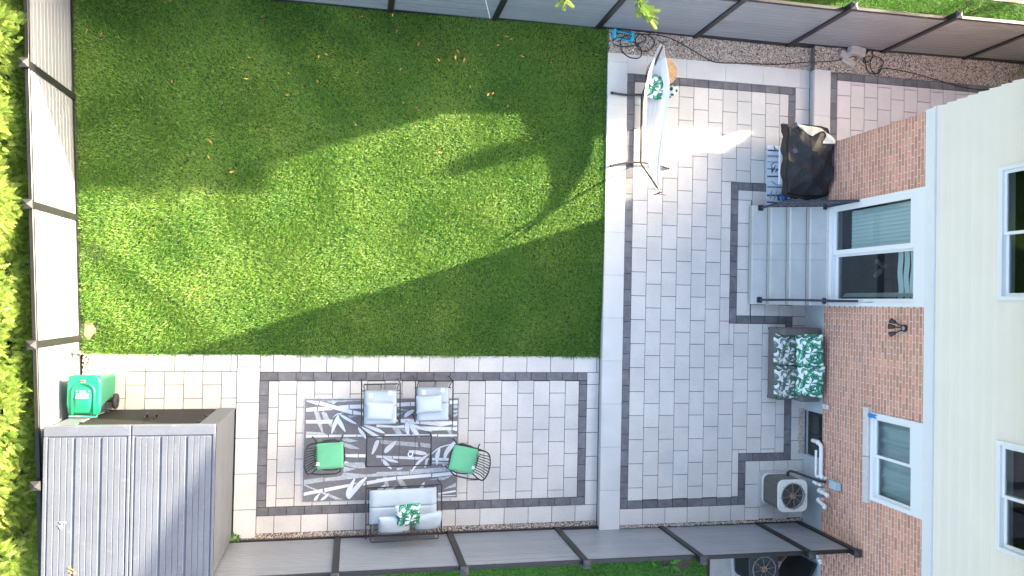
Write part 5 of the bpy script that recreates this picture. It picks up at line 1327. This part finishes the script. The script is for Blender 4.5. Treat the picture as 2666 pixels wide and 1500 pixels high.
# neighbour side bits by the wall
bd = MB().bbox(-.03, .03, -.45, .45, 0, .75, .006).build('leaning_board', M_['cover_black'], None, (8.52, -5.25, 0)); bd.rotation_euler = (0, R(10), R(-28)); tag(bd, 'dark board leaning by the wall beyond the lower fence', 'board')
pt = empty('clay_pot', (8.33, -4.83, 0)); tag(pt, 'brown clay pot beyond the lower fence', 'pot')
MB().lathe([(.001, 0), (.10, 0), (.15, .26), (.165, .26), (.165, .30), (.14, .30), (.12, .2), (.001, .19)], 22).build('pot', M_['terracotta'], pt)
MB().cyl((0, 0), .13, .2, .24, 18).build('soil', M_['soil'], pt)

# ================================================================== PLANTS
def instance_mesh(name, tv, tf, Mats, matl, rn, smooth=False):
    """many copies of one small leaf spray joined to a single mesh; Mats: (n,3,4)"""
    n = len(Mats); k = len(tv); tvh = np.concatenate([tv, np.ones((k, 1))], 1)
    V = np.einsum('nij,kj->nki', Mats, tvh).reshape(-1, 3)
    lt = np.tile([len(f) for f in tf], n); base = np.array([i for f in tf for i in f])
    F = (base[None]+(np.arange(n)*k)[:, None]).ravel()
    return raw_mesh(name, V, F, lt, matl, np.repeat(rn, len(tf)), smooth)
def frames(P, D, up_rand, S):
    """rows: x axis along D, z axis ~ normal"""
    D = D/np.linalg.norm(D, axis=1, keepdims=True); r_ = RS.normal(0, 1, D.shape)*up_rand+np.array([0, 0, 1.0])
    Y = np.cross(r_, D); Y /= np.linalg.norm(Y, axis=1, keepdims=True)+1e-9; Z = np.cross(D, Y)
    M = np.stack([D, Y, Z], 2)*S[:, None, None]; return np.concatenate([M, P[:, :, None]], 2)
def spray_template(nl, spread, ll, lw, stem=True):
    v = []; f = []
    def leaf(x, y, a, L, w, z=0):
        c, s = math.cos(a), math.sin(a); b = len(v)
        for p, q in ((0, 0), (.45*L, w/2), (L, 0), (.45*L, -w/2)): v.append((x+p*c-q*s, y+p*s+q*c, z+.12*L*math.sin(p*9)))
        f.append((b, b+1, b+2, b+3))
    for i in range(nl):
        t = i/(nl-1); x = .12+t*.78
        for s in (-1, 1): leaf(x, 0, s*(spread*(1-.55*t)), ll*(1-.5*t)*(1 if i % 2 else .8), lw, .02*s)
    leaf(0, 0, 0, 1.0, lw*.8)
    return np.array(v), f
cedar_v, cedar_f = spray_template(6, 1.0, .46, .11)
def cedar(loc, H, Rm, n, label, seed, fence_x=None, sz=(.075, .15)):
    r = empty('cedar_tree', loc); tag(r, label, 'tree', 'cedar hedge along the fence'); rs = np.random.RandomState(seed)
    MB().tube([(0, 0, -.05), (.02, .01, H*.4), (0, .02, H*.93)], [.07, .05, .012], 8).build('trunk', M_['bark'], r)
    lm = MB()
    for k in range(16):
        a = rs.uniform(0, 6.28); z = rs.uniform(.3, .85)*H; L = Rm*(1-(z/H)**2)**.5*.85
        lm.tube([(0, 0, z-.15), (L*.5*math.cos(a), L*.5*math.sin(a), z), (L*math.cos(a), L*math.sin(a), z+.12)], [.016, .011, .004], 5)
    lm.build('limbs', M_['bark'], r)
    z = H*rs.beta(1.7, 1.1, n); a = rs.uniform(0, 2*np.pi, n)
    lob = 1+.16*np.sin(3*a+seed)+.12*np.sin(5*a+z*3.1+seed)+.12*np.sin(z*6+a*2)
    prof = np.clip(1-(z/H)**2.6, 0.02, 1)**.55
    rad = Rm*prof*lob*np.where(rs.uniform(0, 1, n) < .3, rs.uniform(.35, .85, n), rs.uniform(.85, 1.04, n))
    P = np.stack([rad*np.cos(a), rad*np.sin(a), z], 1)
    if fence_x is not None:      # foliage presses against the back of the fence and only spills over above it
        lim = np.where(z < 2.0, fence_x-.30, fence_x+.0+.75*np.clip((z-2.0), 0, .5)); P[:, 0] = np.minimum(P[:, 0], lim-loc[0]-rs.uniform(0, .08, n))
    Dv = np.stack([np.cos(a+rs.normal(0, .45, n)), np.sin(a+rs.normal(0, .45, n)), .25+rs.normal(0, .35, n)+.5*(z/H)**3], 1)
    Ms = frames(P, Dv, .8, rs.uniform(*sz, n))
    link('crown', instance_mesh('crown', cedar_v, cedar_f, Ms, M_['cedar'], np.clip(rs.beta(2, 2, n), 0, 1)), r)
cl = [(4.55, 2.75, .78, 'cedar in the far upper corner of the hedge'), (3.55, 2.95, .80, 'cedar behind the uppermost visible fence post'), (2.45, 2.8, .82, 'cedar between the two upper fence posts'), (1.30, 3.0, .80, 'cedar behind the fence post at the shadow edge'), (.20, 2.9, .86, 'cedar whose bare twig shows over the sunlit fence panel'), (-.85, 3.0, .92, 'cedar behind the fence post above the green bin'), (-1.85, 2.9, .90, 'cedar behind the green bin'), (-2.95, 2.75, .76, 'cedar beside the shed, second from the lower corner'), (-3.95, 2.8, .72, 'cedar beside the shed at the lower corner')]
for i, (y, H, Rm, lab) in enumerate(cl):
    cedar((-5.42-.03*(y)+.09*math.sin(i*2.4), y, 0), H, Rm, 4600, lab, 100+i, -4.53-.055*y)
tw = hose('bare_twig', [(-5.1, -.35, 2.1), (-4.9, -.28, 2.25), (-4.72, -.24, 2.3), (-4.62, -.22, 2.27)], 'pale bare twig sticking out of the hedge over the fence', .006, cat='twig', m='side_boards')

leaf_v = []; leaf_f = []
def ovate(x, y, z, a, L, w):
    c, s = math.cos(a), math.sin(a); b = len(leaf_v)
    for p, q, h in ((0, 0, 0), (.35*L, w/2, .06*L), (.7*L, w/2*.75, .03*L), (L, 0, -.10*L), (.7*L, -w/2*.75, .03*L), (.35*L, -w/2, .06*L)): leaf_v.append((x+p*c-q*s, y+p*s+q*c, z+h))
    leaf_f.append((b, b+1, b+2, b+3, b+4, b+5))
for i in range(7):
    for s in (-1, 1): ovate(.1+i*.12, 0, .01*s, s*(1.0-.07*i)+.1*math.sin(i), .36, .12)
ovate(.9, 0, 0, 0, .34, .11)
leaf_v = np.array(leaf_v)
def leafy_tree(name, loc, H, crown_c, crown_r, n, label, seed, size=(.16, .30), extra=(), cat='tree'):
    r = empty(name, loc); tag(r, label, cat); rs = np.random.RandomState(seed)
    MB().tube([(0, 0, -.05), (.05, .02, H*.45), (crown_c[0]*.6, crown_c[1]*.6, H*.75)], [.14, .10, .06], 10).build('trunk', M_['bark'], r)
    lm = MB(); Ps = []; Ds = []
    for k in range(22):
        v = rs.normal(0, 1, 3); v /= np.linalg.norm(v); e = np.array(crown_c)+v*np.array(crown_r)*rs.uniform(.5, .9)
        s0 = np.array([.05, .02, H*.45]); m = (s0+e)/2+np.array([0, 0, .25]); lm.tube([tuple(s0), tuple(m), tuple(e)], [.05, .03, .008], 6)
        q = n//22
        o = rs.normal(0, 1, (q, 3)); o /= np.linalg.norm(o, axis=1, keepdims=True)
        Ps.append(e+o*np.array(crown_r)*rs.uniform(.05, .38, (q, 1))); Ds.append(o+np.array([0, 0, -.2])+rs.normal(0, .4, (q, 3)))
    for pts, q, rad in extra:
        lm.tube(smooth_path(pts, 4), [.022-.018*i/(4*(len(pts)-1)) for i in range(4*(len(pts)-1)+1)], 6)
        pp = np.array([tuple(v) for v in smooth_path(pts, 8)]); L = len(pp); ix = rs.randint(int(L*.45), L, q)
        Ps.append(pp[ix]+rs.normal(0, rad, (q, 3))); dd = pp[np.minimum(ix+1, L-1)]-pp[np.maximum(ix-1, 0)]; dd /= np.linalg.norm(dd, axis=1, keepdims=True)+1e-6
        Ds.append(dd+rs.normal(0, .55, (q, 3)))
    lm.build('limbs', M_['bark'], r); P = np.concatenate(Ps); Dv = np.concatenate(Ds)
    S_z = rs.uniform(size[0], size[1], len(P)); S_z[len(P)-sum(e_[1] for e_ in extra):] *= .55
    Ms = frames(P, Dv, .7, S_z)
    link('crown', instance_mesh('crown', leaf_v, leaf_f, Ms, M_['tree_leaf'], rs.beta(2, 2, len(P))), r)
# tree above the fence; two of its branch tips reach into the picture
t0 = Vector((3.3, 8.0, 0.05))
def rel(*P_): return [tuple(Vector(p)-t0) for p in P_]
leafy_tree('broadleaf_tree', t0, 5.2, (.1, .5, 4.1), (1.9, 1.7, 1.5), 2600, 'broadleaf tree overhanging the upper fence', 21, (.16, .30),
           [(rel((3.5, 7.4, 3.3), (3.9, 6.2, 3.55), (4.0, 5.2, 3.45), (4.1, 4.62, 3.15), (4.33, 4.43, 3.05)), 75, .05), (rel((3.2, 7.0, 3.3), (3.0, 5.9, 3.5), (2.85, 5.0, 3.3), (2.97, 4.47, 3.05)), 32, .035)])
# evergreens added out of the picture to block and shape the low sun
cedar((15.2, 7.24, 0), 5.5, .25, 2200, 'slim cypress added out of view to shadow the lawn', 300, None, (.09, .16))
cedar((15.6, 4.80, 0), 4.55, 1.36, 9000, 'broad cedar added out of view to block the low sun', 301, None, (.26, .40))
for o in bpy.data.objects:
    if o.get('label') in ('slim cypress added out of view to shadow the lawn', 'broad cedar added out of view to block the low sun'): o['group'] = 'evergreens added to shape the sunlight'
def weed(loc, n, s, label, seed, cat='plant'):
    r = empty('weed', loc); tag(r, label, cat); rs = np.random.RandomState(seed)
    a = rs.uniform(0, 6.28, n); P = np.stack([.02*np.cos(a), .02*np.sin(a), rs.uniform(0, .03, n)], 1)
    Dv = np.stack([np.cos(a), np.sin(a), rs.uniform(.1, .9, n)], 1)
    lv = np.array([(0, 0, 0), (.35, .13, .10), (.7, .12, .12), (1, 0, .0), (.7, -.12, .12), (.35, -.13, .10)])
    link('leaves', instance_mesh('leaves', lv, [(0, 1, 2, 3, 4, 5)], frames(P, Dv, .2, rs.uniform(.6*s, s, n)), M_['clover'], rs.uniform(.3, 1, n)), r)
    MB().tube([(0, 0, -.02), (0, 0, .05)], .006, 6).build('stem', M_['clover'], r)
weed((6.18, -5.05, -.02), 12, .22, 'broad leaved weed on bare soil beyond the lower fence', 5)
weed((5.75, -4.95, -.02), 9, .15, 'small weed beyond the lower fence, nearer the clover', 6)
weed((-1.91, -4.17, .0), 26, .11, 'little green weed at the corner of the shed', 8)
wr = hose('white_wire', [(2.02, 5.26, 1.5), (2.08, 5.20, 1.2), (2.18, 5.12, .9), (2.28, 5.10, .55)], 'thin white wire hanging in front of the upper fence', .006, cat='wire', m='white_plastic')

for x, y, a, lab in ((9.95, .72, 40, 'grey slipper on the dark floor behind the sliding door, nearer the step'), (10.0, .90, 150, 'grey slipper on the dark floor behind the sliding door, half behind the sash')):
    sl_ = empty('slipper', (x, y, .955), R(a)); tag(sl_, lab, 'slipper', 'slippers behind the door')
    loft([ring(.26, .095, 0, .045), ring(.26, .095, .02, .045), ring(.23, .07, .03, .034)]).build('sole', M_['slipper'], sl_)
    MB().sphere((.05, 0, .03), .05, 12, 8, (1.3, .95, .7)).build('upper', M_['slipper'], sl_)
# fallen leaves on the lawn
LV = [(.03, 5.1), (.57, 5.17), (.65, 4.89), (1.05, 4.68), (1.42, 4.42), (.73, 4.19), (2.2, 4.57), (2.01, 3.96), (2.35, 3.84), (2.43, 3.86), (-1.23, 3.58), (-1.64, 3.75), (-.58, 4.36), (2.51, 4.77), (2.76, 4.9), (2.67, 4.94), (-.42, 3.95), (1.89, 4.45), (-.04, 3.14), (.8, 3.59), (-.71, 4.31), (.8, 5.2), (-.03, 4.08), (1.04, 3.51), (2.72, 3.64), (1.73, 4.49), (-1.69, 4.93), (1.03, 3.17), (1.49, 2.72), (-1.22, 3.97), (-.72, 3.86), (-3.2, 5.06), (-4.5, 4.41), (-4.27, 4.38), (-3.14, 3.67), (-1.93, 3.81), (-2.49, 2.68), (-2.51, 2.41), (-2.12, 2.17), (-4.08, 1.78), (-1.89, 4.19), (1.77, 4.6), (2.97, 4.59), (4.4, 4.73), (2.39, 3.41), (.31, .14), (3.51, 4.51)]
lf = MB()
def fn(u, v):
    x = (u-.5); w = .30*math.sin(math.pi*min(1, u*1.05))**.8; s = 2*v-1; return (x, s*w*.5, .14*abs(s)*w+.10*x*x)
lf.grid(fn, 9, 5); a = lf.build('fallen_leaf', M_['leaf_dry']); lme = a.data; bpy.data.objects.remove(a)
rl = random.Random(4)
for x, y in LV:
    s = rl.uniform(.06, .105); o = link('fallen_leaf', lme, None, (x, y, .055+float(lawn_z(x, y))+rl.uniform(0, .012)), None, (s, s, s), (rl.uniform(-.4, .4), rl.uniform(-.4, .4), rl.uniform(0, 6.28)))
    tag(o, 'dry orange leaf lying on the lawn grass', 'leaf', 'fallen leaves on the lawn')
